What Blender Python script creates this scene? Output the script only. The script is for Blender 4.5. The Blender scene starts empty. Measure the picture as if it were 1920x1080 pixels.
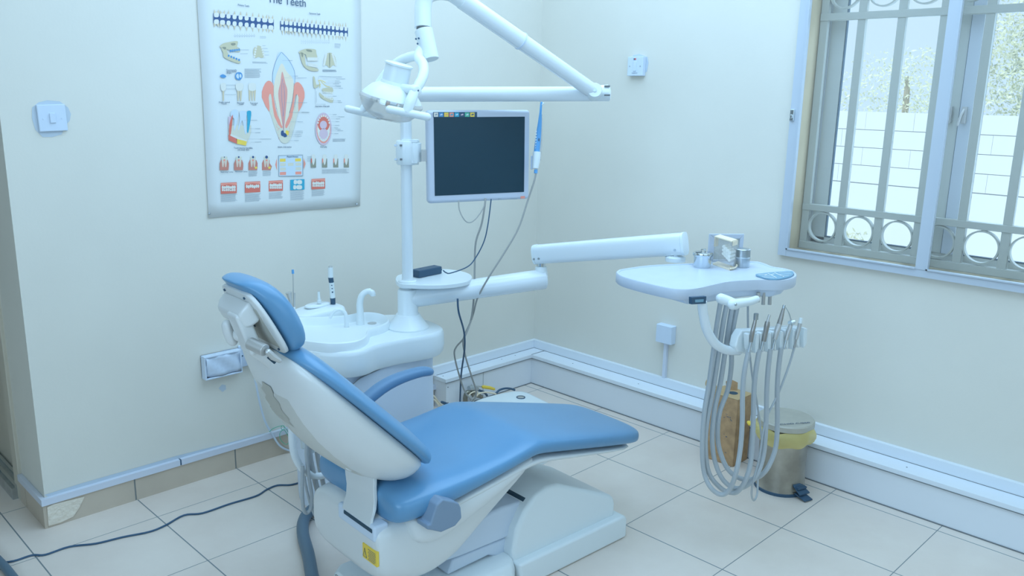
import bpy, math, random
from mathutils import Vector, Matrix
random.seed(7)
SC = bpy.context.scene
COL = SC.collection
PI = math.pi
V3 = Vector

# ------------------------------------------------------------------ camera
CAM_POS = V3((-3.2416, -3.0525, 1.5211))
YAW, PITCH, ROLL, FPX = math.radians(45.096), math.radians(13.068), math.radians(1.057), 1579.83
_f = V3((math.sin(YAW)*math.cos(PITCH), math.cos(YAW)*math.cos(PITCH), -math.sin(PITCH)))
_r = _f.cross(V3((0, 0, 1))).normalized(); _u = _r.cross(_f)
CR = _r*math.cos(ROLL) + _u*math.sin(ROLL); CU = -_r*math.sin(ROLL) + _u*math.cos(ROLL); CF = _f
cd = bpy.data.cameras.new('camera'); cd.sensor_width = 36; cd.lens = FPX*36/1920; cd.clip_start = .02
co = bpy.data.objects.new('camera', cd); COL.objects.link(co)
m = Matrix((CR, CU, -CF)).transposed().to_4x4(); m.translation = CAM_POS
co.matrix_world = m; SC.camera = co

# survey helpers: turn a sight line of the surveyed photo into a point on a real plane of the room
def ray(px, py): return CF + CR*((px-960)/FPX) - CU*((py-540)/FPX)
def on(px, py, n, c):
    n = V3(n); d = ray(px, py); return CAM_POS + d*((c - n.dot(CAM_POS))/n.dot(d))
def atx(px, py, x): return on(px, py, (1, 0, 0), x)
def aty(px, py, y): return on(px, py, (0, 1, 0), y)
def atz(px, py, z): return on(px, py, (0, 0, 1), z)
def atd(px, py, d): return CAM_POS + ray(px, py)*d
def atv(px, py, p):
    d = ray(px, py); a = (p[0]-CAM_POS.x, p[1]-CAM_POS.y)
    t = (a[0]*d.x + a[1]*d.y)/(d.x*d.x + d.y*d.y); return CAM_POS + d*t

# ------------------------------------------------------------------ materials
def lin(v):
    v /= 255.0
    return v/12.92 if v <= .04045 else ((v+.055)/1.055)**2.4
EREF = (.62, .86, 1.12)
def alb(r, g, b, k=1.0): return tuple(min(.93, lin(x)/(e*k)) for x, e in zip((r, g, b), EREF))
def nn(nt, t, **kw):
    n = nt.nodes.new(t)
    for k, v in kw.items(): setattr(n, k, v)
    return n
def mat(name, c, rough=.5, metal=0, spec=.5, coat=0, noise=None, bump=None, c2=None):
    m = bpy.data.materials.new(name); m.use_nodes = True; nt = m.node_tree
    b = nt.nodes['Principled BSDF']
    b.inputs['Base Color'].default_value = (*c, 1); b.inputs['Roughness'].default_value = rough
    b.inputs['Metallic'].default_value = metal; b.inputs['Specular IOR Level'].default_value = spec
    b.inputs['Coat Weight'].default_value = coat; b.inputs['Coat Roughness'].default_value = .08
    tc = nn(nt, 'ShaderNodeTexCoord')
    if noise or c2:
        sc, amt = noise or (6, .05)
        t = nn(nt, 'ShaderNodeTexNoise'); t.inputs['Scale'].default_value = sc; t.inputs['Detail'].default_value = 5
        nt.links.new(tc.outputs['Object'], t.inputs['Vector'])
        r = nn(nt, 'ShaderNodeValToRGB'); e = r.color_ramp.elements
        e[0].position = .35; e[1].position = .65
        o = c2 or tuple(x*(1-amt*2) for x in c)
        e[0].color = (*o, 1); e[1].color = (*c, 1)
        nt.links.new(t.outputs['Fac'], r.inputs['Fac']); nt.links.new(r.outputs['Color'], b.inputs['Base Color'])
    if bump:
        t = nn(nt, 'ShaderNodeTexNoise'); t.inputs['Scale'].default_value = bump[0]; t.inputs['Detail'].default_value = 4
        nt.links.new(tc.outputs['Object'], t.inputs['Vector'])
        bp = nn(nt, 'ShaderNodeBump'); bp.inputs['Strength'].default_value = bump[1]; bp.inputs['Distance'].default_value = bump[2]
        nt.links.new(t.outputs['Fac'], bp.inputs['Height']); nt.links.new(bp.outputs['Normal'], b.inputs['Normal'])
    return m
def clear(name, tint, opacity, rough=.05, edge=.35):
    m = bpy.data.materials.new(name); m.use_nodes = True; nt = m.node_tree; nt.nodes.clear()
    o = nn(nt, 'ShaderNodeOutputMaterial'); mx = nn(nt, 'ShaderNodeMixShader'); tr = nn(nt, 'ShaderNodeBsdfTransparent')
    p = nn(nt, 'ShaderNodeBsdfPrincipled'); p.inputs['Base Color'].default_value = (*tint, 1); p.inputs['Roughness'].default_value = rough
    f = nn(nt, 'ShaderNodeLayerWeight'); f.inputs['Blend'].default_value = .25
    mr = nn(nt, 'ShaderNodeMapRange'); mr.inputs['To Min'].default_value = opacity; mr.inputs['To Max'].default_value = min(1, opacity+edge)
    nt.links.new(f.outputs['Facing'], mr.inputs['Value'])
    nt.links.new(mr.outputs['Result'], mx.inputs['Fac'])
    nt.links.new(tr.outputs[0], mx.inputs[1]); nt.links.new(p.outputs[0], mx.inputs[2]); nt.links.new(mx.outputs[0], o.inputs[0])
    return m

MT = {}
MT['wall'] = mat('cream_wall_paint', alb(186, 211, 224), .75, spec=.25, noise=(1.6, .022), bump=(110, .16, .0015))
MT['plastic'] = mat('glossy_white_plastic', alb(188, 224, 252), .32, spec=.45, coat=.15)
MT['tray'] = mat('satin_tray_plastic', alb(166, 200, 236), .35, spec=.4, noise=(18, .02))
MT['plastic_matte'] = mat('matte_white_plastic', alb(172, 210, 250), .5, spec=.4)
MT['shell'] = mat('white_shell_plastic', alb(182, 212, 236), .3, spec=.5, coat=.25)
MT['shell_panel'] = mat('shade_greyed_shell_panel', alb(168, 194, 210), .38, spec=.45, noise=(5, .02))  # grey partly holds the shade of the down-facing rear side
MT['shell_worn'] = mat('worn_grey_film', alb(150, 172, 182), .5, spec=.4)
MT['paint_white'] = mat('white_enamel_metal', alb(188, 223, 252), .25, spec=.5, coat=.4)
MT['vinyl'] = mat('blue_vinyl', alb(82, 144, 202), .33, spec=.5, coat=.15, bump=(300, .08, .001), noise=(4, .03))
MT['bluegrey'] = mat('blue_grey_plastic', alb(106, 142, 182), .5, spec=.4, bump=(400, .2, .001))
MT['armblue'] = mat('slate_blue_rubber', alb(84, 134, 186), .4, spec=.5)
MT['dark'] = mat('dark_plastic', alb(46, 82, 118), .45, spec=.4)
MT['screen'] = mat('dark_screen', alb(28, 60, 82), .25, spec=.3)
MT['bezel'] = mat('silver_blue_bezel', alb(164, 196, 232), .35, spec=.5)
MT['hose'] = mat('grey_hose', alb(146, 174, 198), .4, spec=.5)
MT['hose_d'] = mat('dark_grey_hose', alb(130, 152, 168), .45)
MT['cable_g'] = mat('grey_cable', alb(138, 158, 172), .5)
MT['cable_k'] = mat('dark_blue_cable', alb(44, 84, 124), .4)
MT['hose_k'] = mat('dark_corrugated_hose', alb(74, 108, 138), .45)
MT['chrome'] = mat('chrome', (.66, .71, .74), .14, 1)
MT['steel'] = mat('brushed_steel', (.58, .63, .66), .3, 1, noise=(14, .1))
MT['binsteel'] = mat('scuffed_steel', alb(150, 168, 176), .34, .75, noise=(9, .18))
MT['lidsteel'] = mat('satin_lid_steel', alb(160, 182, 192), .5, .5, noise=(30, .03))
MT['satin'] = mat('satin_silver', alb(160, 185, 205), .35, .5)
MT['gold'] = mat('grey_handpiece_metal', alb(132, 150, 164), .3, .7)
MT['grille'] = mat('grey_bar_paint', alb(140, 165, 176), .6)
MT['alu'] = mat('white_aluminium', alb(158, 190, 222), .35, spec=.5)
MT['alu_g'] = mat('grey_aluminium', alb(156, 184, 200), .45)
MT['reveal'] = mat('dirty_plaster', alb(176, 186, 172), .85, noise=(7, .06))
MT['sill'] = mat('dusty_sill', alb(160, 172, 164), .85, noise=(12, .3), c2=alb(120, 128, 112))
MT['trunk'] = mat('white_trunking_pvc', alb(190, 222, 252), .4, spec=.5)
MT['trunk_top'] = mat('white_trunking_lid', alb(188, 222, 254), .4, spec=.5)
MT['seam'] = mat('dark_seam', alb(98, 118, 134), .8)
MT['skirt'] = mat('beige_skirting_tile', alb(166, 178, 180), .35, spec=.5, noise=(5, .04))
MT['grout'] = mat('grey_grout', alb(112, 134, 150), .8)
MT['strip'] = mat('blue_white_strip', alb(174, 206, 242), .4)
MT['patch'] = mat('blue_touch_up_paint', alb(160, 195, 228), .7)
MT['repair'] = mat('rough_white_plaster', alb(190, 208, 214), .9, bump=(40, 1, .01))
MT['card'] = mat('brown_cardboard', alb(162, 152, 128), .85, noise=(30, .12))
MT['card_l'] = mat('pale_cardboard', alb(158, 156, 130), .85, noise=(30, .06))
MT['bag'] = clear('yellow_bin_bag', alb(194, 206, 146), .6, .4)
MT['yellow'] = mat('yellow_plastic', alb(206, 198, 84), .5)
MT['cream'] = mat('cream_plastic', alb(198, 214, 210), .5)
MT['cotton'] = mat('white_cotton', alb(205, 232, 250), .9, spec=.1)
MT['acrylic'] = clear('clear_acrylic', alb(190, 215, 235), .03, .05)
MT['lens'] = clear('clear_lamp_shield', alb(180, 206, 226), .30, .08)
MT['glass'] = clear('window_glass', (.55, .75, .9), .03, .02, .12)
MT['mesh'] = clear('fine_insect_net', alb(170, 195, 210), .08, .9, .06)
MT['paper'] = mat('glossy_poster_paper', alb(184, 214, 236), .55, spec=.35)
MT['blue'] = mat('bright_blue_plastic', alb(78, 156, 232), .35, coat=.2)
MT['green'] = mat('green_wire', alb(70, 176, 160), .5)
MT['brass'] = mat('tarnished_brass', alb(128, 146, 150), .4, .7, noise=(40, .2))
MT['panel_blue'] = mat('blue_membrane', alb(100, 156, 196), .4)
MT['white_print'] = mat('white_print', alb(190, 220, 244), .5)
MT['shadowgap'] = mat('dark_gap', alb(40, 72, 98), .8)
MT['copper'] = mat('copper_coil', alb(190, 160, 140), .4, .3)
MT['led_red'] = mat('red_marker', alb(190, 90, 90), .5)
MT['door'] = mat('door_paint', alb(168, 186, 190), .6, noise=(3, .02))
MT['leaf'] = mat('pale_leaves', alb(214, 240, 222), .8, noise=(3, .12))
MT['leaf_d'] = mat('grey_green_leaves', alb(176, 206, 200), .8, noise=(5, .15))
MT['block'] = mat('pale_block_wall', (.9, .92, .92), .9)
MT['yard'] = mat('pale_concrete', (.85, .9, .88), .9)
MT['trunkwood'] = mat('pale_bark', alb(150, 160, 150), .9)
MT['sticker_w'] = mat('pale_sticker', alb(190, 212, 225), .5)
P_ = lambda n, r, g, b: MT.__setitem__('p_'+n, mat('print_'+n, alb(r, g, b), .6))
P_('navy', 46, 82, 140); P_('tooth', 186, 212, 226); P_('root', 176, 188, 178); P_('bone', 168, 186, 176); P_('boned', 122, 140, 138)
P_('pink', 200, 148, 146); P_('red', 182, 112, 108); P_('brownred', 168, 126, 124); P_('cream', 178, 202, 206); P_('outline', 84, 132, 186)
P_('enamel', 168, 206, 240); P_('dentin', 190, 208, 208); P_('pulp', 186, 152, 158); P_('grey', 128, 158, 184); P_('lav', 176, 180, 212)
P_('cyan', 46, 158, 206); P_('yellow', 206, 198, 96); P_('ink', 62, 92, 128); P_('blue', 70, 140, 210); P_('orange', 206, 164, 116)

# floor: 40 cm tiles
def floor_mat():
    m = bpy.data.materials.new('glazed_floor_tiles'); m.use_nodes = True; nt = m.node_tree; b = nt.nodes['Principled BSDF']
    tc = nn(nt, 'ShaderNodeTexCoord'); sp = nn(nt, 'ShaderNodeSeparateXYZ'); nt.links.new(tc.outputs['Object'], sp.inputs[0])
    outs = []
    for ax, off in (('X', .1675), ('Y', .1900)):
        a = nn(nt, 'ShaderNodeMath', operation='ADD'); a.inputs[1].default_value = off + 40*.4 + .2
        d = nn(nt, 'ShaderNodeMath', operation='DIVIDE'); d.inputs[1].default_value = .4
        fr = nn(nt, 'ShaderNodeMath', operation='FRACT')
        s = nn(nt, 'ShaderNodeMath', operation='SUBTRACT'); s.inputs[1].default_value = .5
        ab = nn(nt, 'ShaderNodeMath', operation='ABSOLUTE')
        lt = nn(nt, 'ShaderNodeMath', operation='LESS_THAN'); lt.inputs[1].default_value = .0055 if ax == 'X' else .0038
        nt.links.new(sp.outputs[ax], a.inputs[0]); nt.links.new(a.outputs[0], d.inputs[0]); nt.links.new(d.outputs[0], fr.inputs[0])
        nt.links.new(fr.outputs[0], s.inputs[0]); nt.links.new(s.outputs[0], ab.inputs[0]); nt.links.new(ab.outputs[0], lt.inputs[0])
        outs.append(lt)
    mx = nn(nt, 'ShaderNodeMath', operation='MAXIMUM'); nt.links.new(outs[0].outputs[0], mx.inputs[0]); nt.links.new(outs[1].outputs[0], mx.inputs[1])
    t = nn(nt, 'ShaderNodeTexNoise'); t.inputs['Scale'].default_value = 2.5; t.inputs['Detail'].default_value = 6; t.inputs['Roughness'].default_value = .6
    nt.links.new(tc.outputs['Object'], t.inputs['Vector'])
    r = nn(nt, 'ShaderNodeValToRGB'); e = r.color_ramp.elements; e[0].position = .3; e[1].position = .7
    e[0].color = (*alb(180, 194, 204), 1); e[1].color = (*alb(190, 208, 220), 1)
    nt.links.new(t.outputs['Fac'], r.inputs['Fac'])
    cm = nn(nt, 'ShaderNodeMix', data_type='RGBA'); nt.links.new(mx.outputs[0], cm.inputs['Factor'])
    nt.links.new(r.outputs['Color'], cm.inputs['A']); cm.inputs['B'].default_value = (*alb(100, 126, 144), 1)
    nt.links.new(cm.outputs['Result'], b.inputs['Base Color'])
    ro = nn(nt, 'ShaderNodeMapRange'); ro.inputs['To Min'].default_value = .28; ro.inputs['To Max'].default_value = .42
    nt.links.new(t.outputs['Fac'], ro.inputs['Value']); nt.links.new(ro.outputs[0], b.inputs['Roughness'])
    bp = nn(nt, 'ShaderNodeBump'); bp.invert = True; bp.inputs['Strength'].default_value = .5; bp.inputs['Distance'].default_value = .002
    nt.links.new(mx.outputs[0], bp.inputs['Height']); nt.links.new(bp.outputs['Normal'], b.inputs['Normal'])
    return m
MT['floor'] = floor_mat()

# ------------------------------------------------------------------ mesh building
INV = {}
def newobj(name, data):
    o = bpy.data.objects.new(name, data); COL.objects.link(o); return o
def tag(o, label=None, cat=None, group=None, kind=None):
    if label: o['label'] = label
    if cat: o['category'] = cat
    if group: o['group'] = group
    if kind: o['kind'] = kind
    return o
def thing(name, label, cat, loc, rz=0, group=None):
    o = newobj(name, None); o.empty_display_size = .05
    o.location = loc; o.rotation_euler = (0, 0, rz)
    mw = Matrix.Translation(V3(loc)) @ Matrix.Rotation(rz, 4, 'Z'); INV[o.name] = mw.inverted()
    return tag(o, label, cat, group)
def catmull(pts, n=8, closed=False):
    P = [V3(p) for p in pts]
    if len(P) < 3: return P
    out = []; N = len(P); rng = N if closed else N-1
    for i in range(rng):
        if closed: p0, p1, p2, p3 = P[(i-1) % N], P[i], P[(i+1) % N], P[(i+2) % N]
        else: p0, p1, p2, p3 = P[max(i-1, 0)], P[i], P[i+1], P[min(i+2, N-1)]
        for k in range(n):
            t = k/n
            out.append(.5*((2*p1) + (p2-p0)*t + (2*p0-5*p1+4*p2-p3)*t*t + (3*p1-p0-3*p2+p3)*t**3))
    if not closed: out.append(P[-1])
    return out

class M:
    def __init__(s, tf=None): s.v = []; s.f = []; s.mi = []; s.tf = tf; s.cur = 0
    def _add(s, vs, fs):
        n = len(s.v); s.v += [s.tf @ V3(v) if s.tf else V3(v) for v in vs]
        s.f += [[i+n for i in f] for f in fs]; s.mi += [s.cur]*len(fs); return s
    def box(s, a, b):
        x0, y0, z0 = a; x1, y1, z1 = b
        vs = [(x, y, z) for z in (z0, z1) for y in (y0, y1) for x in (x0, x1)]
        return s._add(vs, [(0, 2, 3, 1), (4, 5, 7, 6), (0, 1, 5, 4), (2, 6, 7, 3), (0, 4, 6, 2), (1, 3, 7, 5)])
    def obox(s, c, ax, ay, az, hx, hy, hz):
        c = V3(c); ax = V3(ax).normalized()*hx; ay = V3(ay).normalized()*hy; az = V3(az).normalized()*hz
        vs = [c+ax*i+ay*j+az*k for k in (-1, 1) for j in (-1, 1) for i in (-1, 1)]
        return s._add(vs, [(0, 2, 3, 1), (4, 5, 7, 6), (0, 1, 5, 4), (2, 6, 7, 3), (0, 4, 6, 2), (1, 3, 7, 5)])
    def loft(s, rings, cap0=True, cap1=True, closed_path=False):
        n = len(rings[0]); vs = [v for r in rings for v in r]; fs = []
        K = len(rings)
        for i in range(K if closed_path else K-1):
            a = i*n; b = ((i+1) % K)*n
            for j in range(n): fs.append((a+j, a+(j+1) % n, b+(j+1) % n, b+j))
        if not closed_path:
            if cap0: fs.append(tuple(range(n))[::-1])
            if cap1: fs.append(tuple((K-1)*n+j for j in range(n)))
        return s._add(vs, fs)
    def tube(s, pts, r, seg=12, smooth=0, caps=True, rnd=False, closed=False):
        P = [V3(p) for p in pts]
        if not hasattr(r, '__len__'): r = [r]*len(P)
        if smooth:
            k = smooth; R = []
            n0 = len(P)
            P2 = catmull(P, k, closed)
            for i in range(len(P2)):
                a = min(i//k, n0-1); b = (a+1) % n0 if closed else min(a+1, n0-1); t = (i % k)/k
                R.append(r[a]*(1-t)+r[b]*t)
            P, r = P2, R
        r = list(r)
        if rnd:
            d0 = (P[0]-P[1]).normalized(); d1 = (P[-1]-P[-2]).normalized(); r0, r1 = r[0], r[-1]
            pre = [(P[0]+d0*r0*math.sin(a), r0*math.cos(a)) for a in (1.45, 1.1, .7, .35)]
            post = [(P[-1]+d1*r1*math.sin(a), r1*math.cos(a)) for a in (.35, .7, 1.1, 1.45)]
            P = [p for p, _ in pre]+P+[p for p, _ in post]; r = [q for _, q in pre]+r+[q for _, q in post]
        N = len(P); T = []
        for i in range(N):
            if closed: t = P[(i+1) % N]-P[i-1]
            else: t = P[min(i+1, N-1)]-P[max(i-1, 0)]
            T.append(t.normalized() if t.length > 1e-9 else V3((0, 0, 1)))
        u = T[0].orthogonal().normalized(); rings = []
        for i in range(N):
            if i:
                u = (u - T[i]*u.dot(T[i]))
                u = u.normalized() if u.length > 1e-6 else T[i].orthogonal().normalized()
            w = T[i].cross(u)
            rings.append([P[i]+(u*math.cos(2*PI*k/seg)+w*math.sin(2*PI*k/seg))*r[i] for k in range(seg)])
        return s.loft(rings, caps, caps, closed)
    def lathe(s, prof, c=(0, 0, 0), axis=(0, 0, 1), seg=32, cap0=True, cap1=True, sx=1, sy=1, xdir=None):
        c = V3(c); z = V3(axis).normalized()
        x = V3(xdir).normalized() if xdir is not None else (V3((1, 0, 0)) if abs(z.z) > .99 else z.orthogonal().normalized())
        x = (x - z*x.dot(z)).normalized(); y = z.cross(x)
        rings = [[c + z*h + x*(r*sx*math.cos(2*PI*k/seg)) + y*(r*sy*math.sin(2*PI*k/seg)) for k in range(seg)] for r, h in prof]
        return s.loft(rings, cap0, cap1)
    def prism(s, poly, ext):
        """poly: list of 3D points (planar), ext: extrusion vector"""
        e = V3(ext); a = [V3(p) for p in poly]; n = len(a)
        vs = a+[p+e for p in a]
        fs = [tuple(range(n)), tuple(range(2*n-1, n-1, -1))]+[((i+1) % n, i, i+n, (i+1) % n+n) for i in range(n)]
        return s._add(vs, fs)
    def face(s, poly): return s._add(poly, [tuple(range(len(poly)))])
    def strip(s, pts, w, n):
        """flat ribbon of width w in plane with normal n"""
        P = [V3(p) for p in pts]; n = V3(n); L = []; R = []
        for i in range(len(P)):
            t = (P[min(i+1, len(P)-1)]-P[max(i-1, 0)]).normalized(); d = t.cross(n).normalized()*w/2
            L.append(P[i]+d); R.append(P[i]-d)
        k = len(P)
        return s._add(L+R, [(i, i+1, k+i+1, k+i) for i in range(k-1)])
    def grid(s, rows):
        n = len(rows[0]); vs = [v for r in rows for v in r]
        return s._add(vs, [(i*n+j, i*n+j+1, (i+1)*n+j+1, (i+1)*n+j) for i in range(len(rows)-1) for j in range(n-1)])
    def build(s, name, mats, parent=None, bevel=0, bseg=3, sub=0, angle=35, thick=0, flat=False, world=None, fix=True):
        if not isinstance(mats, (list, tuple)): mats = [mats]
        vs = s.v
        loc = V3((0, 0, 0))
        if parent is not None:
            inv = INV[parent.name]; vs = [inv @ v for v in vs]
        elif world != 'origin':
            lo = V3([min(v[i] for v in vs) for i in range(3)]); hi = V3([max(v[i] for v in vs) for i in range(3)])
            loc = V3(((lo.x+hi.x)/2, (lo.y+hi.y)/2, lo.z)); vs = [v-loc for v in vs]
        me = bpy.data.meshes.new(name); me.from_pydata([tuple(v) for v in vs], [], s.f); me.update()
        for q in mats: me.materials.append(MT[q] if isinstance(q, str) else q)
        me.polygons.foreach_set('material_index', s.mi)
        if fix:
            import bmesh
            bm = bmesh.new(); bm.from_mesh(me); bmesh.ops.recalc_face_normals(bm, faces=bm.faces); bm.to_mesh(me); bm.free()
        if not flat:
            me.polygons.foreach_set('use_smooth', [True]*len(me.polygons))
            if not sub: me.set_sharp_from_angle(angle=math.radians(angle))
        o = newobj(name, me); o.location = loc
        if parent is not None: o.parent = parent; INV[o.name] = INV[parent.name]
        if thick:
            q = o.modifiers.new('thick', 'SOLIDIFY'); q.thickness = thick; q.offset = 0
        if bevel:
            q = o.modifiers.new('bevel', 'BEVEL'); q.width = bevel; q.segments = bseg; q.limit_method = 'ANGLE'; q.angle_limit = math.radians(32)
            q.harden_normals = True
        if sub:
            q = o.modifiers.new('sub', 'SUBSURF'); q.levels = sub; q.render_levels = sub
        return o
def text(body, name, org, xd, yd, size, mt, parent, ext=.0003, label=None, width=None, align='LEFT'):
    """lettering whose baseline starts at org, running along xd"""
    cu = bpy.data.curves.new(name, 'FONT'); cu.body = body; cu.size = size; cu.extrude = ext; cu.align_x = align
    t = bpy.data.objects.new(name, cu); COL.objects.link(t); bpy.context.view_layer.update()
    me = bpy.data.meshes.new_from_object(t.evaluated_get(bpy.context.evaluated_depsgraph_get()))
    bpy.data.objects.remove(t)
    x = V3(xd).normalized(); y = (V3(yd)-x*V3(yd).dot(x)).normalized(); z = x.cross(y)
    if width and align == 'LEFT':
        w = max(v.co.x for v in me.vertices)-min(v.co.x for v in me.vertices); kx = width/w
    else: kx = 1
    inv = INV[parent.name]
    for v in me.vertices: v.co = inv @ (V3(org)+x*(v.co.x*kx)+y*v.co.y+z*v.co.z)
    me.materials.clear(); me.materials.append(MT[mt])
    o = newobj(name, me); o.parent = parent; INV[o.name] = inv
    return o
def selip(cx, hw, zc, h, n, seg, mk):
    """super-ellipse ring; mk(a, b) maps the two section coordinates to a point"""
    out = []
    for k in range(seg):
        a = 2*PI*k/seg; c, s_ = math.cos(a), math.sin(a)
        out.append(mk(cx+hw*math.copysign(abs(c)**(2/n), c), zc+h*math.copysign(abs(s_)**(2/n), s_)))
    return out
# ================================================================== THE ROOM
H = 2.75
XL, YN = -2.475, -4.6
def struct(o): o['kind'] = 'structure'; return o
struct(M().box((-4.8, YN, -.05), (0.2, 3.0, 0)).build('floor', 'floor', flat=True, world='origin'))
struct(M().box((-4.8, YN, H), (0.25, 3.0, H+.06)).build('ceiling', 'wall', flat=True, world='origin'))
struct(M().box((XL, 0, 0), (0.2, .25, H)).build('wall_back', 'wall', flat=True, world='origin'))
# right wall with the window opening
WY0, WY1, WZ0, WZ1 = -1.425, -2.90, .895, 2.15
w = M(); w.box((0, WY0, 0), (.2, .25, H)); w.box((0, YN, 0), (.2, WY1, H)); w.box((0, WY1, 0), (.2, WY0, WZ0)); w.box((0, WY1, WZ1), (.2, WY0, H))
struct(w.build('wall_right', 'wall', flat=True, world='origin'))
# plaster lining of the opening
w = M(); t = .003
w.box((.002, WY0-t, WZ0), (.2, WY0, WZ1)); w.box((.002, WY1, WZ0), (.2, WY1+t, WZ1)); w.box((.002, WY1, WZ1-t), (.2, WY0, WZ1))
w.cur = 1; w.box((.002, WY1, WZ0), (.2, WY0, WZ0+.012))
struct(w.build('trim_1', ['reveal', 'sill'], flat=True, world='origin'))
# wall that turns away at the left, with a door in it
w = M(); w.box((XL, .25, 0), (XL+.1, .27, H)); w.box((XL+.06, .27, 0), (XL+.12, 3.0, H))
struct(w.build('wall_left', 'wall', flat=True, world='origin'))
d = M().box((XL+.03, .36, .03), (XL+.06, 1.3, 2.1)); dr = struct(d.build('door_1', 'door', bevel=.003, world='origin'))
w = M().box((XL-.012, .262, .0), (XL+.06, .33, 2.2)); w.box((XL-.012, 1.3, 0), (XL+.06, 1.37, 2.2))
struct(w.build('trim_2', 'door', bevel=.004, world='origin'))
w = M().box((XL-.03, .30, 0), (XL+.05, 1.32, .045)); w.cur = 1; w.box((XL-.02, .30, .045), (XL-.008, 1.32, .055)); w.box((XL+.01, .30, .045), (XL+.02, 1.32, .055))
struct(w.build('trim_3', ['steel', 'chrome'], flat=True, world='origin'))
struct(M().box((-4.9, YN-.1, 0), (.2, YN, H)).build('wall_front', 'wall', flat=True, world='origin'))
w = M(); w.box((-4.9, YN, 0), (-4.8, 3.0, H)); w.box((-4.8, 3.0, 0), (XL+.12, 3.1, H)); struct(w.build('wall_far_left', 'wall', flat=True, world='origin'))
# tiled skirting of the back wall (tile joints in the mesh)
sk = M()
joints = [-2.475, -2.173, -1.771, -1.37, -.97, -.72]
for a, b in zip(joints[:-1], joints[1:]): sk.cur = 0; sk.box((a+(.003 if a > -2.4 else 0), -.012, 0), (b-.003, 0, .088))
for a in joints[1:-1]: sk.cur = 1; sk.box((a-.003, -.010, 0), (a+.003, 0, .088))
sk.cur = 0; sk.box((XL-.012, -.012, 0), (XL-.0005, .19, .088)); sk.box((XL-.012, .195, 0), (XL, .26, .088)); sk.cur = 1; sk.box((XL-.010, .19, 0), (XL, .195, .088))
struct(sk.build('baseboard_back', ['skirt', 'grout'], flat=True, world='origin'))
w = M(); w.box((XL-.016, -.018, .088), (-2.0, -.0008, .112)); w.box((-1.994, -.018, .088), (-.715, -.0008, .112)); w.box((XL-.016, -.0005, .088), (XL-.0005, .26, .112))
w.cur = 1; w.box((-1.9995, -.0175, .090), (-1.9945, 0, .110))
struct(w.build('trim_4', ['strip', 'cable_k'], flat=True, world='origin'))
# plaster repair on the broken corner tile
def pts_y(lst, y): return [aty(a, b, y) for a, b in lst]
struct(M().prism(pts_y([(90.5, 986), (88, 951), (100, 945), (158, 931), (148, 952), (137, 968), (112, 980)], -.0125), (0, -.003, 0)).build('trim_5', 'repair', world='origin'))
# trunking box along the corner
def trunk_h(c0, c1, c2): pass
TF, TH1, TH2, TD = -.116, .158, .206, -.095
w = M(); w.box((-.715, TD, 0), (0, 0, TH1-.014)); w.box((TF, YN, 0), (0, TD, TH1-.014))
w.cur = 1; w.box((-.722, TD-.006, TH1-.014), (0, 0, TH1+.004)); w.box((TF-.006, YN, TH1-.014), (0, TD, TH1+.004))
w.box((-.735, -.022, TH1+.004), (-.022, 0, TH2)); w.box((-.022, YN, TH1+.004), (0, 0, TH2))
w.cur = 2
w.box((-.47, TD-.001, 0), (-.468, TD, TH1-.014))
w.box((TF-.0075, YN, TH1-.017), (TF, TD, TH1-.0135)); w.box((-.722, TD-.0075, TH1-.017), (TF, TD, TH1-.0135))
w.box((TF-.004, YN, 0), (TF, TD-.004, .004)); w.box((-.72, TD-.004, 0), (TF, TD, .004))
w.box((-.0235, YN, TH1+.004), (-.022, 0, TH1+.006)); w.box((-.715, -.0235, TH1+.004), (0, -.022, TH1+.006))
for x in (-.70, -.60, -.52, -.3, -.2): w.box((x, TD*.55-.002, TH1+.004), (x+.004, TD*.55+.002, TH1+.0055))
for k in range(9): w.box((-.075, -.35-.42*k, TH1+.004), (-.071, -.345-.42*k, TH1+.0055))
for z in (.035, .115): w.box((-.706, TD-.0015, z), (-.701, TD, z+.005))
struct(w.build('baseboard_right', ['trunk', 'trunk_top', 'seam'], bevel=.0015, bseg=2, world='origin'))
# paint marks round the wall fittings
def blot(name, lst, plane, n):
    m = M(); m.face([plane(a, b) for a, b in lst]); return struct(m.build(name, 'patch', world='origin', fix=False))
yw = lambda a, b: aty(a, b, -.0008); xw = lambda a, b: atx(a, b, -.0008)
blot('trim_6', [(72, 192), (88, 188), (112, 190), (128, 202), (133, 214), (131, 226), (122, 236), (116, 252), (98, 257), (80, 257), (66, 243), (60, 222), (60, 202)], yw, 0)
blot('trim_7', [(1186, 104), (1198, 101), (1206, 104), (1214, 107), (1216, 118), (1213, 134), (1209, 137), (1200, 120)], xw, 0)
blot('trim_8', [(410, 728), (416, 721), (423, 722), (424, 730), (417, 735)], yw, 0)
blot('trim_9', [(498, 740), (503, 736), (506, 741), (505, 748), (499, 746)], yw, 0)
blot('trim_10', [(408, 661), (418, 657), (432, 654), (432, 657), (418, 662)], yw, 0)
blot('trim_11', [(83, 928), (150, 907), (290, 867), (330, 855), (430, 830), (520, 806), (545, 800), (545, 806), (430, 838), (300, 873), (180, 905), (90, 931)], yw, 0)
blot('trim_12', [(1252, 722), (1262, 724), (1276, 727), (1290, 731), (1300, 731), (1318, 740), (1318, 744), (1295, 736), (1270, 731), (1252, 727)], xw, 0)

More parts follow.
